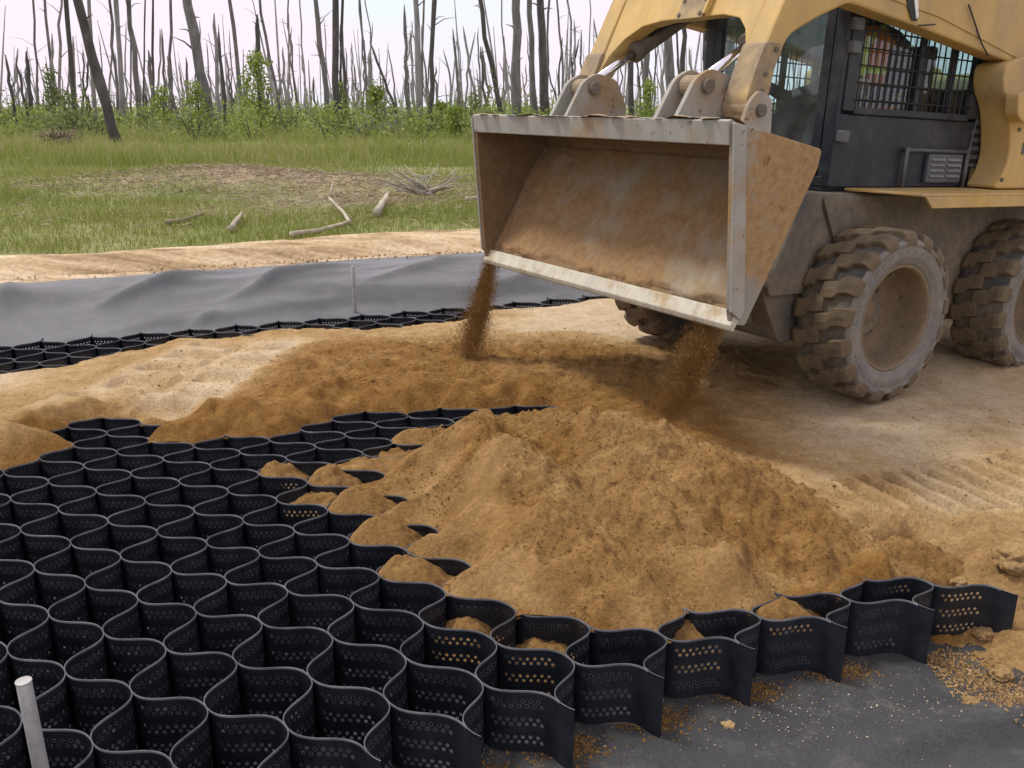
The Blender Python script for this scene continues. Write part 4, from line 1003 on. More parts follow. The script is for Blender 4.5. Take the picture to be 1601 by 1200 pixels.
part('roof', MB().prism(rounded([(CX0+0.10, 1.74), (CX0+0.08, 1.82), (CX1-0.02, 1.84), (CX1-0.05, 1.74)], 0.03, 3), -CY-0.03, CY+0.03), M_BLACK, cab, 0.01)
part('rear_wall', MB().box((CX1-0.03, -CY, 0.59), (CX1, CY, 1.10)), M_BLACK, cab, 0.004)
part('rear_window', MB().box((CX1-0.012, -CY+0.04, 1.10), (CX1-0.006, CY-0.04, 1.72)), M_GLASS, cab)
for s in (1, -1): part('rear_post', MB().box((CX1-0.03, s*CY-0.03, 1.10), (CX1+0.02, s*CY+0.03, 1.74)), M_BLACK, cab, 0.004)
# front door: frame with glass
dr = empty('front_door', (0, 0, 0), cab)
dm = MB()
loop_o = rounded([(-0.385, 0.64), (0.385, 0.64), (0.385, 1.70), (-0.385, 1.70)], 0.10, 6); loop_i = rounded([(-0.335, 0.69), (0.335, 0.69), (0.335, 1.65), (-0.335, 1.65)], 0.09, 6)
n = len(loop_o); V = [(CX0+0.004, y, z) for y, z in loop_o]+[(CX0+0.004, y, z) for y, z in loop_i]+[(CX0-0.03, y, z) for y, z in loop_o]+[(CX0-0.03, y, z) for y, z in loop_i]
Fc = []
for i in range(n):
    j = (i+1) % n; Fc += [(i, j, n+j, n+i), (2*n+i, 3*n+i, 3*n+j, 2*n+j), (n+i, n+j, 3*n+j, 3*n+i), (i, 2*n+i, 2*n+j, j)]
dm.add(V, Fc); part('door_frame', dm, M_BLACK, dr)
part('windscreen', MB().add([(CX0-0.010, y, z) for y, z in loop_i], [tuple(range(n))]), M_GLASS, dr)
part('wiper', MB().tube([(CX0+0.012, 0.05, 0.68), (CX0+0.02, 0.0, 0.90), (CX0+0.016, -0.10, 1.20)], 0.008, 6), M_HOSE, dr)
part('sill', MB().box((CX0-0.03, -CY+0.02, 0.59), (CX0+0.004, CY-0.02, 0.638)), M_BLACK, cab, 0.004)
part('seat', MB().prism(rounded([(-0.28, 0.74), (-0.28, 0.85), (-0.74, 0.80), (-0.83, 1.32), (-0.90, 1.32), (-0.88, 0.74)], 0.05, 4), -0.24, 0.24), M_HOSE, cab, 0.02)
part('seat_pedestal', MB().box((-0.82, -0.22, 0.60), (-0.34, 0.22, 0.738)), M_BLACK, cab, 0.01)
for s in (1, -1):
    part('control_console', MB().prism(rounded([(-0.20, 0.60), (-0.10, 0.92), (-0.52, 0.98), (-0.56, 0.60)], 0.04, 4), *sorted((s*0.27, s*0.40))), M_BLACK, cab, 0.01)
    part('joystick', MB().tube([(-0.18, s*0.33, 0.93), (-0.15, s*0.33, 1.02), (-0.13, s*0.325, 1.06), (-0.125, s*0.325, 1.12)], [0.014, 0.012, 0.024, 0.020], 10), M_HOSE, cab, smooth=True)
part('lap_bar', MB().tube([(-0.62, 0.30, 1.02), (-0.30, 0.29, 1.00), (-0.24, 0.20, 0.99), (-0.24, -0.20, 0.99), (-0.30, -0.29, 1.00), (-0.62, -0.30, 1.02)], 0.018, 10), M_HOSE, cab, smooth=True)
part('display_box', MB().box((-0.02, -0.42, 0.86), (0.06, -0.30, 0.98)), M_BLACK, cab, 0.01)

# rear body
for s in (1, -1):
    tw = part('rear_tower', MB().prism(rounded([(-0.86, 1.21), (-0.88, 1.10), (-0.98, 1.00), (-1.03, 0.88), (-1.06, 0.76), (-1.03, 0.66), (-0.96, 0.592), (-2.02, 0.592), (-2.06, 1.30), (-1.15, 1.30)], 0.05, 4), *sorted((s*0.47, s*0.640))), M_YEL, LD, 0.012)
    part('link_cover', MB().prism(rounded([(-0.90, 1.075), (-0.93, 0.965), (-1.0, 0.93), (-1.42, 0.99), (-1.42, 1.14)], 0.03, 3), *sorted((s*0.641, s*0.715))), M_YEL, tw, 0.010)
    for (x, z) in ((-1.02, 0.64), (-1.10, 0.90), (-1.10, 1.20), (-1.60, 0.64), (-1.60, 1.22)): part('bolt', MB().cyl((x, s*0.640, z), (x, s*0.648, z), 0.012, n=6), M_BODY, tw)
    part('panel_seam', MB().box((-1.452, s*0.6405-0.001, 0.60), (-1.446, s*0.6405+0.001, 1.26)), M_HOSE, tw)
    part('maker_plate', MB().box((-1.23, s*0.641-0.0005, 0.775), (-1.165, s*0.641+0.0025, 0.835)), M_GREY, tw)
    gp = part('grille_plate', MB().prism([(-1.00, 0.98), (-0.955, 0.70), (-1.10, 0.69), (-1.09, 0.98)], *sorted((s*0.452, s*0.462))), M_GREY, LD, 0.003)
    for r in range(5): part('grille_slot', MB().box((-1.085+0.006*r, s*0.4625-0.001, 0.715+r*0.045), (-0.985-0.002*r, s*0.4625+0.001, 0.738+r*0.045)), M_HOSE, gp)
part('engine_cover', MB().prism(rounded([(-1.06, 0.57), (-1.06, 1.10), (-1.40, 1.22), (-2.10, 1.15), (-2.14, 0.57)], 0.06, 4), -0.45, 0.45), M_YEL, LD, 0.012)
part('rear_bumper', MB().box((-2.20, -0.60, 0.10), (-2.06, 0.60, 0.50)), M_BODY, LD, 0.02)

# operator, seated
def skin_body(name, joints, edges, radii, mat, parent, sub=2):
    me = bpy.data.meshes.new(name); me.from_pydata(joints, edges, []); me.materials.append(mat)
    o = link(name, me, parent)
    sk = o.modifiers.new('skin', 'SKIN'); sk.use_smooth_shade = True
    for v, r in zip(me.skin_vertices[0].data, radii): v.radius = r if isinstance(r, tuple) else (r, r)
    me.skin_vertices[0].data[0].use_root = True
    su = o.modifiers.new('sub', 'SUBSURF'); su.levels = sub; su.render_levels = sub
    return o
M_SKIN = mat_plain('skin', (0.42, 0.25, 0.17), 0.6); M_ORANGE = mat_plain('orange_vest', (0.95, 0.20, 0.02), 0.7); M_LIME = mat_plain('lime_stripe', (0.80, 0.95, 0.05), 0.6)
M_CLOTH = mat_plain('navy_cloth', (0.03, 0.035, 0.05), 0.85); M_HAT = mat_plain('dark_cap', (0.02, 0.02, 0.025), 0.7)
mw = Matrix.LocRotScale(LD.location, LD.rotation_euler, None)
P0 = mw @ Vector((-0.58, 0, 0.885))
person = empty('person', P0); person.rotation_euler = LD.rotation_euler
tag(person, 'operator in an orange vest with lime stripes seated inside the loader cab', 'person')
# joints relative to pelvis
J = [(0,0,0),(-0.02,0,0.16),(-0.04,0,0.32),(-0.05,0,0.45),(-0.035,0,0.53),(-0.02,0,0.60),(0.0,0,0.70),(0.01,0,0.76),
     (-0.05,0.17,0.43),(0.03,0.24,0.20),(0.24,0.29,0.14),(0.38,0.325,0.20),(0.43,0.325,0.205),
     (-0.05,-0.17,0.43),(0.03,-0.24,0.20),(0.24,-0.29,0.14),(0.38,-0.325,0.20),(0.43,-0.325,0.205),
     (0.04,0.09,0.0),(0.44,0.12,0.06),(0.50,0.12,-0.20),(0.60,0.12,-0.24),(0.04,-0.09,0.0),(0.44,-0.12,0.06),(0.50,-0.12,-0.20),(0.60,-0.12,-0.24)]
E_ = [(0,1),(1,2),(2,3),(3,4),(4,5),(5,6),(6,7),(3,8),(8,9),(9,10),(10,11),(11,12),(3,13),(13,14),(14,15),(15,16),(16,17),(0,18),(18,19),(19,20),(20,21),(0,22),(22,23),(23,24),(24,25)]
Rr = [0.15,0.14,0.15,0.13,0.055,0.075,0.085,0.06,0.07,0.05,0.04,0.032,0.035,0.07,0.05,0.04,0.032,0.035,0.09,0.07,0.05,0.045,0.09,0.07,0.05,0.045]
skin_body('body', J, E_, Rr, M_CLOTH, person)
vo = MB().lathe([(0.155, 0.0), (0.168, 0.08), (0.170, 0.18), (0.180, 0.30), (0.175, 0.40), (0.12, 0.47), (0.085, 0.49)], n=24)
# lathe turns round y: stand it up
vo.v = [(v[0]*0.92-0.03, v[2]*1.12, v[1]+0.03) for v in vo.v]
vest = part('vest', vo, M_ORANGE, person, smooth=True)
for (a, b) in ((0.10, 0.15), (0.24, 0.28)):
    st = MB().lathe([(0.174+0.03*a, a), (0.176+0.03*b, b)], n=24); st.v = [(v[0]*0.92-0.03, v[2]*1.12, v[1]+0.03) for v in st.v]; part('stripe', st, M_LIME, vest, smooth=True)
for s in (1, -1):
    part('stripe', MB().tube([(0.13, s*0.09, 0.08), (0.145, s*0.10, 0.28), (0.11, s*0.09, 0.42), (0.0, s*0.09, 0.50), (-0.12, s*0.09, 0.44), (-0.185, s*0.10, 0.28), (-0.18, s*0.09, 0.08)], 0.030, 6), M_LIME, vest, smooth=True)
hd = MB().lathe([(0.0, -0.13), (0.045, -0.12), (0.07, -0.07), (0.082, 0.0), (0.085, 0.05), (0.07, 0.10), (0.0, 0.125)], n=20); hd.v = [(v[0]*1.15+0.01, v[2]*0.95, v[1]+0.70) for v in hd.v]
hd_o = part('head', hd, M_SKIN, person, smooth=True)
part('nose', MB().tube([(0.095, 0, 0.72), (0.118, 0, 0.685), (0.09, 0, 0.675)], [0.008, 0.014, 0.008], 8), M_SKIN, hd_o, smooth=True)
for s in (1, -1):
    part('ear', MB().tube([(0.005, s*0.080, 0.72), (-0.005, s*0.090, 0.70), (0.0, s*0.082, 0.67)], [0.012, 0.016, 0.010], 8), M_SKIN, hd_o, smooth=True)
    part('eye', MB().cyl((0.088, s*0.030, 0.715), (0.096, s*0.030, 0.715), 0.008, n=8), M_HAT, hd_o)
ht = MB().lathe([(0.094, 0.02), (0.096, 0.06), (0.080, 0.11), (0.045, 0.138), (0.0, 0.145)], n=20); ht.v = [(v[0]*1.15+0.01, v[2]*0.98, v[1]+0.70) for v in ht.v]
cp = part('cap', ht, M_HAT, person, smooth=True)
part('cap_peak', MB().prism([(0.09, 0.725), (0.19, 0.712), (0.19, 0.720), (0.09, 0.738)], -0.06, 0.06), M_HAT, cp, 0.004)
for s in (1, -1):      # hands closed on the joysticks
    h = empty('hand', (0.43, s*0.325, 0.205), person)
    part('palm', MB().box((-0.035, -0.038, -0.016), (0.045, 0.038, 0.018)), M_SKIN, h, 0.012)
    for k in range(4):
        y = -0.030+k*0.020; L = (0.065, 0.075, 0.072, 0.055)[k]
        part('finger', MB().tube([(0.040, y, 0.006), (0.040+L*0.5, y, 0.0), (0.040+L*0.75, y, -0.022), (0.040+L*0.55, y, -0.042)], [0.010, 0.0095, 0.009, 0.008], 8), M_SKIN, h, smooth=True)
    part('thumb', MB().tube([(-0.005, -s*0.036, 0.0), (0.025, -s*0.055, -0.012), (0.052, -s*0.046, -0.024)], [0.012, 0.011, 0.009], 8), M_SKIN, h, smooth=True)

# ------------------------------------------------------------------ loose grains
def grains_mesh(name, C, S, mat, stretch=1.0, dry=0.1):
    "one small irregular tetrahedron per grain"
    n = len(C); T = np.array([(1, 1, 1), (-1, -1, 1), (-1, 1, -1), (1, -1, -1)], float)*0.58
    R = RNG.normal(size=(n, 4, 3))*0.28
    q = RNG.normal(size=(n, 4)); q /= np.linalg.norm(q, axis=1)[:, None]; w, x, y, z = q.T
    M = np.stack([1-2*(y*y+z*z), 2*(x*y-z*w), 2*(x*z+y*w), 2*(x*y+z*w), 1-2*(x*x+z*z), 2*(y*z-x*w), 2*(x*z-y*w), 2*(y*z+x*w), 1-2*(x*x+y*y)], 1).reshape(n, 3, 3)
    V = np.einsum('nij,nkj->nki', M, T[None]+R)*S[:, None, None]
    V[:, :, 2] *= stretch; V += C[:, None, :]
    b = np.arange(n)[:, None]*4
    Fc = np.concatenate([b+np.array(f) for f in ((0, 1, 2), (0, 3, 1), (0, 2, 3), (1, 3, 2))])
    return np_mesh(name, V.reshape(-1, 3), Fc, mat, False, None, {'dry': np.repeat(np.clip(dry+RNG.normal(size=n)*0.10, 0, 1), 4)})
def stream(label, top, bot, spread_top, spread_bot, n, strands, core):
    top = np.array(top); bot = np.array(bot); C = []; S = []
    ax = np.array([-0.54, 0.84, 0.0])                  # along the cutting edge
    fw = np.array([-0.84, -0.54, 0.0])
    for k in range(strands):
        a0 = RNG.normal()*spread_top; a1 = a0*0.6 + RNG.normal()*spread_bot; f1 = RNG.normal()*spread_bot*0.7
        t_lo = RNG.uniform(0, 0.35)*(k > strands*0.3); t_hi = RNG.uniform(0.55, 1.0) if k > strands*0.5 else 1.0
        m = int(n/strands); t = RNG.uniform(t_lo, t_hi, m)
        wob = 0.012*np.sin(t*9+k)
        jit = (0.006+0.020*t)[:, None]*RNG.normal(size=(m, 3))*np.array([1, 1, 1.4])
        p = top[None]*(1-t)[:, None] + bot[None]*t[:, None] + ax*((a0*(1-t)+a1*t)+wob)[:, None] + fw*(f1*t*t)[:, None] + jit
        C.append(p); S.append(0.0004+0.0016*RNG.random(m)**5+0.0004*RNG.random(m))
    m = core; t = RNG.uniform(0, 1, m)**0.9
    p = top[None]*(1-t)[:, None] + bot[None]*t[:, None] + RNG.normal(size=(m, 3))*np.stack([spread_top*0.35+0.01*t]*3, 1)
    C.append(p); S.append(np.abs(RNG.normal(size=m))*0.0006+0.0004)
    m = int(n*0.10); t = RNG.uniform(0.1, 1, m)         # stray grains
    p = top[None]*(1-t)[:, None] + bot[None]*t[:, None] + RNG.normal(size=(m, 3))*(0.03+0.07*t)[:, None]
    C.append(p); S.append(np.full(m, 0.0009))
    C = np.concatenate(C); S = np.concatenate(S); ok = C[:, 2] > 0.17
    o = link('falling_sand', grains_mesh('falling_sand', C[ok], S[ok], M_SAND, 4.5, 0.08)); tag(o, label, 'falling sand', kind='stuff'); return o
stream('sand pouring off the far left corner of the bucket', (-0.110, 4.970, 0.78), (-0.25, 4.83, 0.22), 0.036, 0.060, 50000, 120, 5000)
stream('sand pouring off the near right corner of the bucket', (0.815, 3.56, 0.765), (0.665, 3.64, 0.30), 0.050, 0.020, 46000, 120, 5000)

# crumbs over the pile and along its foot
def crumbs(label, n, sampler, smin, smax, dry, mat=M_SAND, name='sand_crumbs'):
    C, S = sampler(n); o = link(name, grains_mesh(name, C, S, mat, 0.8, dry)); tag(o, label, 'sand crumbs', kind='stuff')
def _pile(n):
    X = RNG.uniform(-0.5, 1.5, n*3); Y = RNG.uniform(2.2, 4.1, n*3); Z = pile_z(X, Y)
    blk = np.zeros(len(X), bool)
    for P in POLYS: blk |= in_poly(X, Y, P)
    D = np.array([KD.find((a, b, 0))[2] for a, b in zip(X, Y)])
    Z = np.minimum(Z, 0.163+0.95*D); k = np.where((~blk) & (Z > 0.17))[0][:n]
    S = np.abs(RNG.normal(size=len(k)))*0.0020+0.0014
    return np.stack([X[k], Y[k], Z[k]], 1), S
crumbs('loose crumbs of moist sand strewn over the dumped heap', 16000, _pile, 0, 0, 0.15)
def _gr(n):
    X = np.r_[RNG.normal(-0.2, 0.8, n), RNG.uniform(0.9, 2.6, n//8)]; Y = np.r_[RNG.normal(4.7, 0.5, n), RNG.uniform(2.2, 4.2, n//8)]
    blk = np.zeros(len(X), bool)
    for P in POLYS: blk |= in_poly(X, Y, P)
    X = X[~blk]; Y = Y[~blk]; Z = sand_ground_z(X, Y); k = Z > 0.05
    return np.stack([X[k], Y[k], Z[k]], 1), np.abs(RNG.normal(size=k.sum()))*0.0032+0.0014
crumbs('loose crumbs scattered over the graded sand floor', 9000, _gr, 0, 0, 0.45)
def _chip(n):
    X = np.r_[RNG.normal(0.75, 0.10, n//4), RNG.normal(1.12, 0.16, n//2), RNG.uniform(0.2, 1.5, n//4)]; Y = np.r_[RNG.normal(2.06, 0.05, n//4), RNG.normal(2.10, 0.09, n//2), RNG.uniform(1.6, 2.2, n//4)]
    k = in_poly(X, Y, FRONT); X = X[k]; Y = Y[k]
    return np.stack([X, Y, fabric_z(X, Y)+0.003], 1), np.abs(RNG.normal(size=len(X)))*0.0012+0.0008
crumbs('pale chips and grit lying on the dark fabric by the mat edge', 600, _chip, 0, 0, 0.9, M_CHIP, 'grit')
def _spill(n):
    k = RNG.integers(4, 9, n); c = np.array([0.5*(node(i, 3-i)+node(i, 2-i)) for i in k]); X = c[:, 0]+RNG.normal(size=n)*0.055; Y = c[:, 1]-0.035+RNG.normal(size=n)*0.028
    ok = in_poly(X, Y, FRONT); return np.stack([X, Y, fabric_z(X, Y)+0.001], 1)[ok], (np.abs(RNG.normal(size=n))*0.0022+0.0014)[ok]
crumbs('brown sand spilled through the mat onto the fabric', 5000, _spill, 0, 0, 0.15)

def _ramp(n):
    t = RNG.random(n); X = 1.22+0.26*t+RNG.normal(size=n)*0.07; Y = 2.40-0.36*t+RNG.normal(size=n)*0.05; k = (X > 1.24) & (s_of(X, Y) < 1.74)
    X = X[k]; Y = Y[k]; return np.stack([X, Y, np.maximum(sand_ground_z(X, Y), fabric_z(X, Y))+0.001], 1), np.abs(RNG.normal(size=len(X)))*0.0030+0.0012
crumbs('tan crumbs fraying out from the dirt slope over the fabric', 3500, _ramp, 0, 0, 0.5)
def lump(name, loc, size, seed, mat, label, cat, group=None, flat=0.7, sub=4):
    import bmesh
    bm = bmesh.new(); bmesh.ops.create_icosphere(bm, subdivisions=sub, radius=1.0)
    for v in bm.verts:
        d = v.co.normalized(); f = 1+0.34*mnoise.noise(d*1.5+Vector((seed, 0, 0)))+0.22*mnoise.noise(d*3.6+Vector((0, seed, 0)))+0.16*abs(mnoise.noise(d*8+Vector((seed, 3, 0))))+0.06*mnoise.noise(d*17)
        v.co = Vector((d.x*size[0]*f, d.y*size[1]*f, d.z*size[2]*f*flat))
    me = bpy.data.meshes.new(name); bm.to_mesh(me); bm.free(); me.materials.append(mat)
    if mat is M_SAND:
        a = me.attributes.new('dry', 'FLOAT', 'POINT'); a.data.foreach_set('value', [0.55]*len(me.vertices))
    me.polygons.foreach_set('use_smooth', [True]*len(me.polygons))
    o = link(name, me); o.location = loc; tag(o, label, cat, group); return o
lump('pebble', (0.583, 2.03, -0.014), (0.019, 0.014, 0.014), 3.1, M_STONE, 'single tan pebble lying on the dark fabric', 'pebble')
cl = [((1592, 866), 0.060, 'largest pale clod at the right edge above the mat end'), ((1555, 905), 0.026, 'small clod below the largest clod at the right edge'), ((1510, 866), 0.024, 'rounded clod left of the largest clod'),
      ((1585, 960), 0.026, 'clod on the crumbled slope right of the last strip end'), ((1535, 1000), 0.018, 'smallest clod on the slope below the last strip end')]
for k, (p, r, lab) in enumerate(cl):
    w = on_z(p[0], p[1], 0.20); z = float(max(sand_ground_z(np.array([w.x]), np.array([w.y]))[0], 0.0))
    lump('clod', (w.x, w.y, z+r*0.15), (r*1.2, r, r), 5.7*k+1, M_SAND, lab, 'clod', 'clods beside the mat')
w = on_z(1095, 604, 0.21); lump('clod', (w.x, w.y, 0.23), (0.05, 0.03, 0.05), 41, M_SAND, 'upright clod of moist sand beside the near falling stream', 'clod', 'clods beside the mat')

# ------------------------------------------------------------------ stakes
def stake(loc, h, r, lean, label):
    root = empty('anchor_stake', loc); tag(root, label, 'stake')
    MB().tube([(0, 0, -0.05), (lean[0]*0.5, lean[1]*0.5, h*0.5), (lean[0], lean[1], h)], [r, r, r*0.97], 16).build('shaft', M_STAKE, root, True, 0.0015)
    MB().cyl((lean[0], lean[1], h), (lean[0], lean[1], h+0.004), r*1.03, n=16).build('cap', M_STAKE, root, False, 0.001)
w = on_z(37, 1066, 0.40); stake((w.x+0.004, w.y, 0.0), 0.40, 0.0165, (-0.004, 0.0), 'grey metal stake standing in a cell at the bottom left corner')
w = on_z(555, 481, 0.10); stake((w.x, w.y, 0.02), 0.40, 0.0145, (0.0, 0.0), 'thin grey stake standing at the far edge of the cells')

# ------------------------------------------------------------------ meadow litter
def stick(name, pts, r, mat, label, cat, group=None, branches=()):
    r *= 0.72; root = empty(name, pts[0]); tag(root, label, cat, group); o = Vector(pts[0])
    P = [Vector(p)-o for p in pts]; n = len(P)
    rk = random.Random(int(r*1000)+n); Q = []; rr = []
    for i in range(n-1):
        for t in (0, 0.33, 0.67):
            f = (i+t)/(n-1); p = P[i].lerp(P[i+1], t); Q.append(p+Vector((rk.gauss(0, r*0.10), rk.gauss(0, r*0.10), rk.gauss(0, r*0.08)))); rr.append(r*(1-0.5*f)*rk.uniform(0.90, 1.06))
    Q.append(P[-1]); rr.append(r*0.4)
    MB().tube(Q, rr, 8).build('stem', mat, root, True)
    for b in branches: 
        Q = [Vector(p)-o for p in b]; MB().tube(Q, [r*0.6*(1-0.6*i/(len(Q)-1)) for i in range(len(Q))], 6).build('branch', mat, root, True)
    return root
def gp(px, py, dz=0.06):
    w = on_z(px, py, 0.30)
    for _ in range(3): w = on_z(px, py, gzs(w.x, w.y)+dz)
    return w
stick('fallen_branch', [gp(455, 366), gp(500, 360), gp(530, 352), gp(547, 346, 0.10), gp(535, 330, 0.12), gp(514, 308, 0.14)], 0.045, M_WOOD, 'bleached crooked branch lying at the meadow edge by the road', 'branch', None,
      [[gp(514, 308, 0.14), gp(518, 296, 0.22), gp(521, 284, 0.30)], [gp(547, 346, 0.10), gp(549, 340, 0.12), gp(543, 336, 0.2)]])
stick('log', [gp(588, 334, 0.07), gp(598, 318, 0.09), gp(608, 300, 0.11)], 0.075, M_WOOD, 'short pale log lying in the grass left of the brush pile', 'log')
stick('log', [gp(360, 357, 0.06), gp(369, 345, 0.08), gp(378, 333, 0.09)], 0.055, M_WOOD, 'small peeled stick in the short grass above the road', 'stick')
stick('log', [gp(728, 311, 0.06), gp(742, 309, 0.07), gp(765, 309, 0.07)], 0.05, M_WOOD, 'pale stick in the grass just left of the bucket', 'stick')
stick('log', [gp(258, 347, 0.05), gp(285, 344, 0.07), gp(318, 333, 0.09)], 0.05, M_DRYBR, 'dark brown branch half buried in the grass mid left', 'branch')
br = empty('brush_pile', gp(664, 312, 0.0)); tag(br, 'heap of bleached twigs fanned out in the meadow grass', 'brush pile')
rb = random.Random(5)
for k in range(34):
    a = rb.uniform(-0.7, 3.8); L = rb.uniform(0.35, 0.85); e = Vector((math.cos(a)*L, math.sin(a)*L*0.6, rb.uniform(0.15, 0.5)))
    b0 = Vector((rb.uniform(-0.15, 0.15), rb.uniform(-0.1, 0.1), 0.08)); mid = (b0+e)*0.5 + Vector((rb.uniform(-.12, .12), rb.uniform(-.10, .10), rb.uniform(-.06, .10)))
    MB().tube([b0, mid, e], [0.013, 0.009, 0.004], 6).build('twig', M_WOOD if k % 4 else M_BARKP, br, True)
rt = empty('root_mass', gp(98, 232, 0.0)); tag(rt, 'low brown tangle of dead brush below the left-hand trees', 'brush')
for k in range(60):
    a = rb.uniform(0, PI); L = rb.uniform(0.3, 0.75); e = Vector((math.cos(a)*L*1.3, rb.uniform(-.4, .4), math.sin(a)*L+0.05)); b0 = Vector((rb.uniform(-.6, .6), rb.uniform(-.3, .3), rb.uniform(0, .4)))
    MB().tube([b0, (b0+e)*0.5+Vector((rb.uniform(-.2, .2), 0, 0.12)), e], [0.022, 0.016, 0.006], 5).build('twig', M_DRYBR, rt, True)
sb = empty('brush_pile', gp(590, 212, 0.0)); tag(sb, 'tangle of grey branches at the forest edge above the meadow', 'brush pile')
for k in range(22):
    a = rb.uniform(0, PI); L = rb.uniform(0.4, 1.5); e = Vector((math.cos(a)*L*1.2, rb.uniform(-.4, .4), math.sin(a)*L*0.7+0.1)); b0 = Vector((rb.uniform(-.8, .8), 0, 0.05))
    MB().tube([b0, (b0+e)*0.5+Vector((0, 0, 0.15)), e], [0.05, 0.035, 0.012], 6).build('branch', M_BARKP, sb, True)

# ------------------------------------------------------------------ burnt trees
def dead_tree(label, base, top, wpx, Y, mat, group=None, nb=4, seed=0, bend=0.0, name='dead_tree', extra=None, parts=True):
    r = random.Random(seed); gx = at(base, 200, Y).x; z0 = gzs(gx, Y)-0.1
    t = at(top[0], top[1], Y); p0 = Vector((gx, Y, z0)); d = t-p0
    if top[1] <= 2: t = p0 + d*r.uniform(1.35, 1.9)
    R = wpx*0.84*Y*0.97/1400/2; n = 9; path = []; rr = []
    for i in range(n+1):
        f = i/n; p = p0.lerp(t, f); k = math.sin(f*PI)
        p.x += bend*k + r.gauss(0, 0.012)*Y/12*k; p.y += r.gauss(0, 0.03)
        path.append(p-p0); rr.append(R*(1.18-0.45*f)*(1+0.06*r.gauss(0, 1)) if i else R*1.45)
    rr[-1] *= 0.35 if top[1] > 2 else 0.6
    if not parts:
        m = MB(); m.tube(path, rr, 5)
    else:
        root = empty(name, p0); tag(root, label, 'dead tree', group)
        MB().tube(path, rr, 10).build('trunk', mat, root, True)
    for b in range(nb):
        f = r.uniform(0.35, 0.98); i = min(int(f*n), n-1); q = path[i].lerp(path[i+1], f*n-i)
        a = r.choice((0, PI))+r.gauss(0, 0.7); L = r.uniform(0.25, 1.0)*(1.3-f)*Y/40+0.12
        e = q+Vector((math.cos(a)*L, math.sin(a)*L, L*r.uniform(-0.1, 0.9))); mid = q.lerp(e, 0.5)+Vector((0, 0, L*0.12))
        br_ = [(q), mid, e]; rb_ = [R*0.24, R*0.15, R*0.05]
        if parts: MB().tube(br_, rb_, 5).build('branch', mat, root, True)
        else: m.tube(br_, [R*0.38, R*0.22, R*0.08], 4)
    if not parts:
        o = m.build(name, mat, None, True); o.location = p0; tag(o, label, 'dead tree', group); return o
    return root
D, G_, P_ = M_BARKD, M_BARKG, M_BARKP
BIG = [  # label, base x, top, width px, distance, bark
 ('thick dark dead trunk leaning left, nearest tree in the meadow', 181, (121, 0), 17, 30.0, D),
 ('pale straight stem just behind the thick leaning dark trunk', 149, (139, 0), 7, 48, P_),
 ('broad brown dead trunk leaning left above the meadow centre left', 331, (294, 0), 19, 42, G_),
 ('pale slim trunk touching the broad leaning trunk on its right', 343, (335, 20), 7, 46, P_),
 ('dark broken snag right of the broad leaning trunk', 353, (341, 50), 7, 50, D),
 ('slender trunk standing left of the leaning dark trunk', 119, (104, 0), 8, 50, D),
 ('grey double trunk left of the broad leaning trunk, taller stem', 193, (181, 0), 9, 46, P_),
 ('grey companion stem of the double trunk', 187, (172, 0), 5, 47, G_),
 ('thin grey trunk leaning left between the double trunk and broad trunk', 221, (199, 0), 9, 48, G_),
 ('broken topped grey snag left of the broad leaning trunk', 241, (232, 78), 8, 52, G_),
 ('thin bare pole left of the broad trunk', 261, (253, 45), 5, 55, G_),
 ('slim trunk leaning left behind the bright sapling', 382, (360, 0), 7, 52, G_),
 ('thin pole leaning strongly left, right of the bright sapling', 443, (407, 0), 5, 55, G_),
 ('ragged dark snag rising behind the bright sapling', 408, (402, 22), 10, 54, D),
 ('grey trunk leaning left beside the straight dark trunk', 515, (492, 0), 9, 48, G_),
 ('straight dark trunk standing in the meadow centre', 527, (524, 0), 12, 43, D),
 ('thin pole just right of the straight dark trunk', 534, (532, 38), 4, 55, D),
 ('pale mottled straight trunk left of the darker twin', 655, (652, 0), 11, 42, P_),
 ('dark straight trunk, right one of the twins', 672, (678, 0), 9, 38.5, D),
 ('slim grey trunk left of the pale mottled trunk', 639, (632, 7), 7, 50, G_),
 ('thin trunk leaning left toward the bucket top corner', 789, (750, 0), 9, 46, D),
 ('thickest straight grey trunk behind the bucket left end', 807, (808, 0), 17, 40, G_),
 ('grey trunk right of the thickest straight trunk, left of a pair', 838, (827, 0), 11, 42, G_),
 ('dark trunk forming the right of the pair above the bucket', 853, (844, 0), 15, 41, D),
 ('leaning thin stem left of the slim grey trunk', 628, (578, 64), 5, 50, D),
 ('pale broken snag behind the small sapling', 580, (578, 78), 10, 55, P_),
 ('thin forked stem above the small sapling', 577, (563, 0), 4, 54, G_),
 ('short leaning snag left of the trunk by the bucket corner', 768, (754, 73), 5, 55, G_),
 ('dark cluster trunk at the far left, tallest', 52, (41, 80), 8, 40, D),
 ('dark cluster trunk at the far left, leaning outward', 28, (8, 85), 6, 41, D),
 ('dark cluster trunk at the far left, right one', 47, (24, 90), 5, 40, D),
 ('thin tall pole above the far left cluster', 61, (52, 0), 4, 50, G_),
 ('bluish grey trunk at the left picture edge', 2, (-4, 140), 9, 45, G_),
 ('dark trunk seen under the far loader arm, left one', 988, (984, 0), 11, 44, D),
 ('grey trunk seen under the loader arms, second', 1010, (1012, 0), 9, 46, G_),
 ('broad grey trunk seen between the tilt cylinders', 1052, (1044, 0), 15, 43, G_),
 ('dark trunk seen between the tilt cylinders, right one', 1066, (1068, 0), 9, 46, D),
 ('grey trunk seen behind the near tilt cylinder', 1108, (1098, 0), 11, 44, G_),
 ('dark trunk seen beside the near loader arm', 1136, (1146, 0), 15, 42, D),
 ('thin pole left of the far loader arm', 885, (870, 0), 4, 55, G_),
 ('thin pole right by the far loader arm', 912, (909, 45), 4, 55, G_),
]
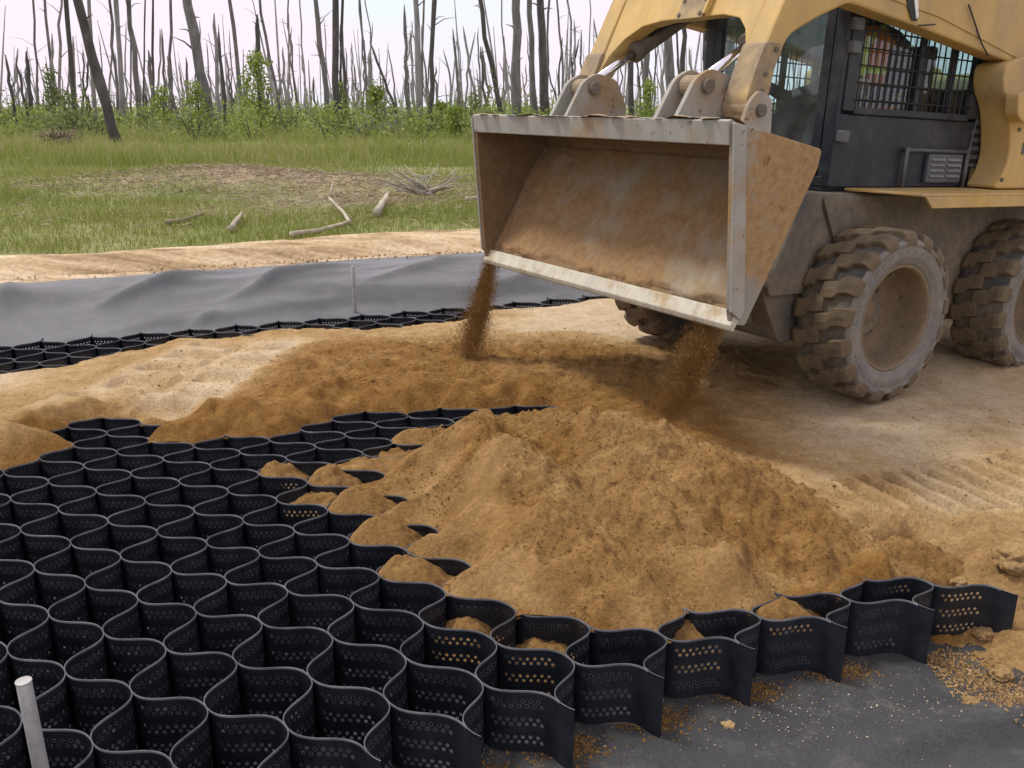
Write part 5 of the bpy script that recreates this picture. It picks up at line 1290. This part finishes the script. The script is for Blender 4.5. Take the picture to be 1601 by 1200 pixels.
for k, (lab, b, t, w, Y, m) in enumerate(BIG): dead_tree(lab, b, t, w, Y, m, 'burnt trunks at the forest edge', 2 if w < 8 else 4, 100+k)
rt_ = random.Random(11)
REFS = [(2, 'left edge trunk'), (50, 'dark far left cluster'), (119, 'slender dark trunk'), (165, 'thick dark leaning trunk'), (221, 'thin grey leaning trunk'), (316, 'broad brown leaning trunk'),
        (408, 'bright narrow sapling'), (443, 'strongly leaning pole'), (526, 'straight dark centre trunk'), (584, 'small bright sapling'), (654, 'pale mottled trunk'), (674, 'dark twin trunk'),
        (770, 'bucket corner leaning trunk'), (807, 'thickest grey trunk'), (850, 'dark pair trunk'), (988, 'far arm dark trunk'), (1052, 'broad mid-cylinder trunk'), (1140, 'near arm dark trunk')]
ORD = ['first', 'second', 'third', 'fourth', 'fifth', 'sixth', 'seventh', 'eighth', 'ninth', 'tenth'] + [f'{k}th' for k in range(11, 60)]
spec = []
for k in range(165):
    Y = rt_.uniform(50, 100); x = rt_.uniform(-60, 1190); ty = rt_.choice((rt_.uniform(30, 140), rt_.uniform(60, 150), rt_.uniform(80, 160), rt_.uniform(20, 80)))
    if rt_.random() < 0.10: ty = 0
    if 870 < x < 930 and ty > 100: ty = 60
    spec.append((x, Y, ty, rt_.gauss(-6, 9)*(200-ty)/200, rt_.choice((2.5, 3, 3, 4, 4.5, 5.5)), rt_.choice((D, G_, G_, P_, P_))))
spec.sort(key=lambda t: t[0]); cnt = {}
for k, (x, Y, ty, lean, w, m) in enumerate(spec):
    ref = max([r for r in REFS if r[0] <= x], default=None, key=lambda r: r[0]); key = ref[1] if ref else None
    c = cnt.get(key, 0); cnt[key] = c+1
    col = {'charred_bark': 'dark', 'grey_bark': 'grey', 'pale_bark': 'pale'}[m.name]; hgt = 'short' if ty > 110 else ('tall' if ty < 30 else 'mid-height')
    lab = f'{ORD[c]} thin back trunk right of the {key}, {col} and {hgt}' if key else f'{ORD[c]} thin back trunk beyond the left picture edge, {col}'
    dead_tree(lab, x, (x+lean, ty), w, Y, m, 'thin trunks farther back in the burnt forest', rt_.randint(0, 2), 500+k, rt_.gauss(0, 0.15), 'dead_tree', None, False)
fm = MB()
for k in range(680):
    Y = rt_.uniform(80, 230); x = rt_.uniform(-0.8, 0.9)*Y; h = rt_.choice((rt_.uniform(2, 6), rt_.uniform(3, 13))); l = rt_.gauss(-0.3, 0.9); z = 0.3
    fm.tube([(x, Y, z), (x+l*0.5, Y, z+h*0.5), (x+l, Y, z+h)], [0.13*rt_.uniform(.5, 1.3), 0.09, 0.03], 4, False)
o = fm.build('far_woodland', M_BARKF, None, True); tag(o, 'distant mass of bare burnt trunks along the horizon', 'woodland', kind='stuff')

# ------------------------------------------------------------------ leaves: shrubs and saplings
def leaf_mesh(name, n, fn, size, mat, seed):
    g_ = np.random.default_rng(seed); C = fn(g_, n)
    n = len(C); a = g_.normal(size=(n, 3)); a /= np.linalg.norm(a, axis=1)[:, None]; b = np.cross(a, g_.normal(size=(n, 3))); b /= np.linalg.norm(b, axis=1)[:, None]
    s = size*(0.6+0.8*g_.random(n))[:, None]
    V = np.stack([C-a*s, C+b*s*0.5, C+a*s, C-b*s*0.5], 1).reshape(-1, 3); Fq = np.arange(n*4).reshape(n, 4)
    hgt = (C[:, 2]-C[:, 2].min())/(np.ptp(C[:, 2])+1e-6)
    t = np.clip(0.15+0.6*g_.random(n), 0, 1)
    return np_mesh(name, V, Fq, mat, False, None, {'tint': np.repeat(t, 4)})
def blob(w, h, nclump=14):
    def f(g_, n):
        c = g_.normal(size=(nclump, 3))*np.array([w*0.45, w*0.40, 0]); c[:, 2] = g_.random(nclump)*h*0.85; c[:, :2] *= (1.15-0.75*c[:, 2:3]/h)
        k = g_.integers(0, nclump, n); p = c[k] + g_.normal(size=(n, 3))*np.array([w*0.13, w*0.13, h*0.10]); p[:, 2] = np.abs(p[:, 2]); return p
    return f
SHR = [leaf_mesh('foliage', 420, blob(1.6, 1.3), 0.070, M_LEAFD, 1), leaf_mesh('foliage', 420, blob(1.9, 1.0), 0.070, M_LEAFD, 2), leaf_mesh('foliage', 380, blob(1.2, 1.7), 0.065, M_LEAF, 3), leaf_mesh('foliage', 420, blob(1.7, 1.4), 0.065, M_LEAF, 4), leaf_mesh('foliage', 360, blob(0.9, 2.3, 18), 0.065, M_LEAFD, 5)]
stm = MB()
for k in range(6):
    a = k*1.05; stm.tube([(0, 0, -0.1), (math.cos(a)*0.2, math.sin(a)*0.2, 0.5), (math.cos(a)*0.42, math.sin(a)*0.38, 1.0)], [0.02, 0.014, 0.006], 4)
STEM = stm.mesh('stem', M_BARKD)
sides = (('left foot', -9), ('right foot', 9), ('far side', 2))
for k, (px_, nm) in enumerate(REFS):
    for q in range(2):
        sd_, off = sides[(k+q) % 3]; Y = (34, 44, 39)[(k+q) % 3]+rt_.uniform(-1, 1); p = at(px_+off*1.6, 200, Y); m = SHR[(k*2+q) % 5]; col = 'dark green' if m.materials[0].name == 'dark_leaf' else 'light green'
        root = empty('shrub', (p.x, Y, gzs(p.x, Y)-0.05)); root.rotation_euler = (0, 0, rt_.uniform(0, 6.28)); s = rt_.uniform(0.6, 1.05); root.scale = (s*1.2, s*1.2, s)
        tag(root, f'{col} low shrub at the {sd_} of the {nm}', 'shrub', 'shrubs at the feet of the burnt trunks'); link('foliage', m, root); link('stem', STEM, root)
# everything between them grows together into one belt
def belt(g_, n):
    nc = 260; Yc = g_.uniform(33, 75, nc); c = np.stack([g_.uniform(-0.68, 0.64, nc)*Yc, Yc, 0.5*g_.random(nc)**1.5*(0.8+Yc/45)], 1)
    k = g_.integers(0, nc, n); p = c[k]+g_.normal(size=(n, 3))*np.array([0.75, 0.6, 0.42]); p[:, 2] = np.abs(p[:, 2])+ground_z(p[:, 0], p[:, 1]); return p
for mt_, sd_, lab in ((M_LEAFD, 71, 'continuous belt of dull green undergrowth along the forest edge'), (M_LEAF, 72, 'fresh light green growth mixed into the undergrowth belt')):
    o = link('undergrowth', leaf_mesh('undergrowth', 17000, belt, 0.085, mt_, sd_)); tag(o, lab, 'undergrowth', kind='stuff')
def sapling(label, px, top_py, Y, w, n, mat, seed):
    x = at(px, 200, Y).x; z0 = gzs(x, Y)-0.05; h = at(px, top_py, Y).z-z0; root = empty('sapling', (x, Y, z0)); tag(root, label, 'sapling')
    MB().tube([(0, 0, -0.1), (0.05, 0, h*0.5), (0.0, 0, h*0.95)], [0.05, 0.035, 0.01], 6).build('trunk', M_BARKD, root, True)
    for k in range(5):
        a = k*2.4; zb = h*(0.25+0.13*k); MB().tube([(0.03, 0, zb), (math.cos(a)*w*0.35, math.sin(a)*w*0.35, zb+h*0.10)], [0.018, 0.006], 4).build('branch', M_BARKD, root, True)
    def f(g_, n):
        t = g_.random(n)**0.8; k = g_.integers(0, 26, n); g2 = np.random.default_rng(seed+1); ca = g2.random(26)*6.28; ct = g2.random(26); cr = g2.random(26)
        zz = h*(0.12+0.9*ct[k]) + g_.normal(size=n)*h*0.05; env = w*(1.05-0.85*ct[k])*0.6*cr[k]
        return np.stack([np.cos(ca[k])*env+g_.normal(size=n)*w*0.12, np.sin(ca[k])*env+g_.normal(size=n)*w*0.12, np.clip(zz, 0.1, None)], 1)
    link('crown', leaf_mesh('crown', n, f, 0.075, mat, seed), root)
sapling('bright green narrow sapling left of centre at the forest edge', 408, 92, 40, 1.7, 1500, M_LEAF, 31)
sapling('small bright sapling in front of the pale broken snag', 588, 128, 42, 1.2, 900, M_LEAF, 32)
sapling('dark green sapling among the far left trunks', 88, 108, 43, 1.2, 800, M_LEAFD, 33)
sapling('yellow green sapling at the foot of the broad leaning trunk', 312, 130, 41, 1.5, 800, M_LEAF, 34)
sapling('leafy sapling wrapped round the straight dark trunk', 533, 128, 44, 1.1, 700, M_LEAF, 35)
sapling('leafy sapling left of the bucket corner', 712, 165, 36, 1.6, 900, M_LEAF, 36)
sapling('bright sapling seen between the tilt cylinders', 1012, 128, 40, 1.1, 700, M_LEAF, 37)
sapling('light green sapling below the thin trunks left of centre', 258, 140, 44, 1.3, 700, M_LEAF, 38)
sapling('leafy sapling at the left foot of the leaning dark trunk', 117, 165, 36, 1.3, 700, M_LEAFD, 39)
sapling('young sapling right of the dark straight twin trunk', 690, 160, 42, 1.2, 600, M_LEAF, 40)

# ------------------------------------------------------------------ meadow grass
def grass(n, ymin, ymax, hmean, wid, seed, label, tintb=0.0, clump=1.0):
    g_ = np.random.default_rng(seed)
    Y = ymin*(ymax/ymin)**g_.random(n); X = (g_.random(n)*1.34-0.68)*Y*1.0
    d = fbm(X, Y, 1.6, 4, seed+5); s = s_of(X, Y)
    keep = (s > 9.35+0.5*fbm(X, Y, 0.8, 3, seed+8)) & (g_.random(n) < np.clip(0.75+0.7*d*clump, 0.12, 1))
    bare = bare_of(X, Y)
    keep &= g_.random(n) > bare*0.9
    X = X[keep]; Y = Y[keep]; d = d[keep]; bare = bare[keep]; n = len(X); Z = ground_z(X, Y)-0.01
    h = hmean*(0.5+0.9*g_.random(n))*(0.8+0.5*d)*np.clip(s_of(X, Y)-9.0, 0.35, 1.0); a = g_.random(n)*6.283; l = h*(0.15+0.45*g_.random(n)); w = wid*(Y/12)**0.55*(0.7+0.6*g_.random(n))
    dx, dy = np.cos(a)*l, np.sin(a)*l; b = g_.random(n)*3.14; wx, wy = np.cos(b)*w, np.sin(b)*w*0.4
    V = np.stack([np.stack([X-wx, Y-wy, Z], 1), np.stack([X+wx, Y+wy, Z], 1), np.stack([X+dx*0.4+wx*0.8, Y+dy*0.4+wy*0.8, Z+h*0.62], 1), np.stack([X+dx*0.4-wx*0.8, Y+dy*0.4-wy*0.8, Z+h*0.62], 1), np.stack([X+dx, Y+dy, Z+h], 1)], 1).reshape(-1, 3)
    b5 = np.arange(n)[:, None]*5
    patch = fbm(X, Y, 3.5, 3, seed+20)
    t = np.clip(0.52+tintb+0.22*patch+0.16*g_.normal(size=n)+0.35*(g_.random(n) < 0.07)+0.45*bare, 0, 1)
    me = np_mesh('meadow_grass', V, [b5+np.array([0, 1, 2, 3]), b5+np.array([3, 2, 4])], M_GRASS, False, None, {'tint': np.repeat(t, 5)})
    o = link('meadow_grass', me); tag(o, label, 'grass', kind='stuff')
grass(190000, 8.6, 26, 0.125, 0.0042, 301, 'short green grass covering the meadow beyond the road')
grass(90000, 20, 46, 0.40, 0.0055, 302, 'taller pale seeding grass in front of the shrubs', 0.10)

# straw and twigs lying on the bare patches of the meadow
def litter(n, seed):
    g_ = np.random.default_rng(seed); X = np.r_[g_.normal(-4.4, 2.0, n), g_.normal(-2.0, 1.2, n//2), g_.uniform(-9, 0.5, n//2)]; Y = np.r_[g_.normal(14.7, 0.8, n), g_.normal(12.9, 0.8, n//2), g_.uniform(10.2, 17, n//2)]
    n = len(X); a = g_.random(n)*6.283; L = 0.02+0.13*g_.random(n)**3; w = 0.0025+0.004*g_.random(n); Z = ground_z(X, Y)+0.02+0.05*g_.random(n)
    dx, dy, dz = np.cos(a)*L, np.sin(a)*L, (g_.random(n)-0.35)*L*0.8
    V = np.stack([np.stack([X-dx, Y-dy, Z-dz-w], 1), np.stack([X-dx, Y-dy, Z-dz+w], 1), np.stack([X+dx, Y+dy, Z+dz+w], 1), np.stack([X+dx, Y+dy, Z+dz-w], 1), np.stack([X, Y-w, Z], 1)], 1).reshape(-1, 3)
    b = np.arange(n)[:, None]*5
    return np_mesh('straw_litter', V, [b+np.array([0, 1, 2, 3]), b+np.array([1, 4, 2])], M_STRAW, False, None, {'tint': np.repeat(g_.random(n), 5)})
M_STRAW = mat_attr('straw', [(0.0, (0.180, 0.130, 0.085)), (0.5, (0.400, 0.320, 0.220)), (1.0, (0.600, 0.530, 0.400))], rough=0.9)
o = link('straw_litter', litter(3000, 401)); tag(o, 'dry straw and twigs strewn over the bare mound in the meadow', 'litter', kind='stuff')
# ragged dirt crumbs along the upper edge of the far fabric
g_ = np.random.default_rng(77); A = g_.uniform(-8, 6, 3500); B = 7.86+0.012*(A+2)+g_.normal(size=3500)*0.05
X = 0.93*A-0.366*B; Y = 0.366*A+0.93*B
o = link('soil_crumbs', grains_mesh('soil_crumbs', np.stack([X, Y, np.full(3500, 0.27)+g_.random(3500)*0.03], 1), 0.004+0.012*g_.random(3500)**4, M_CLOD, 0.8)); tag(o, 'dark soil crumbs along the upper hem of the far fabric', 'soil crumbs', kind='stuff')
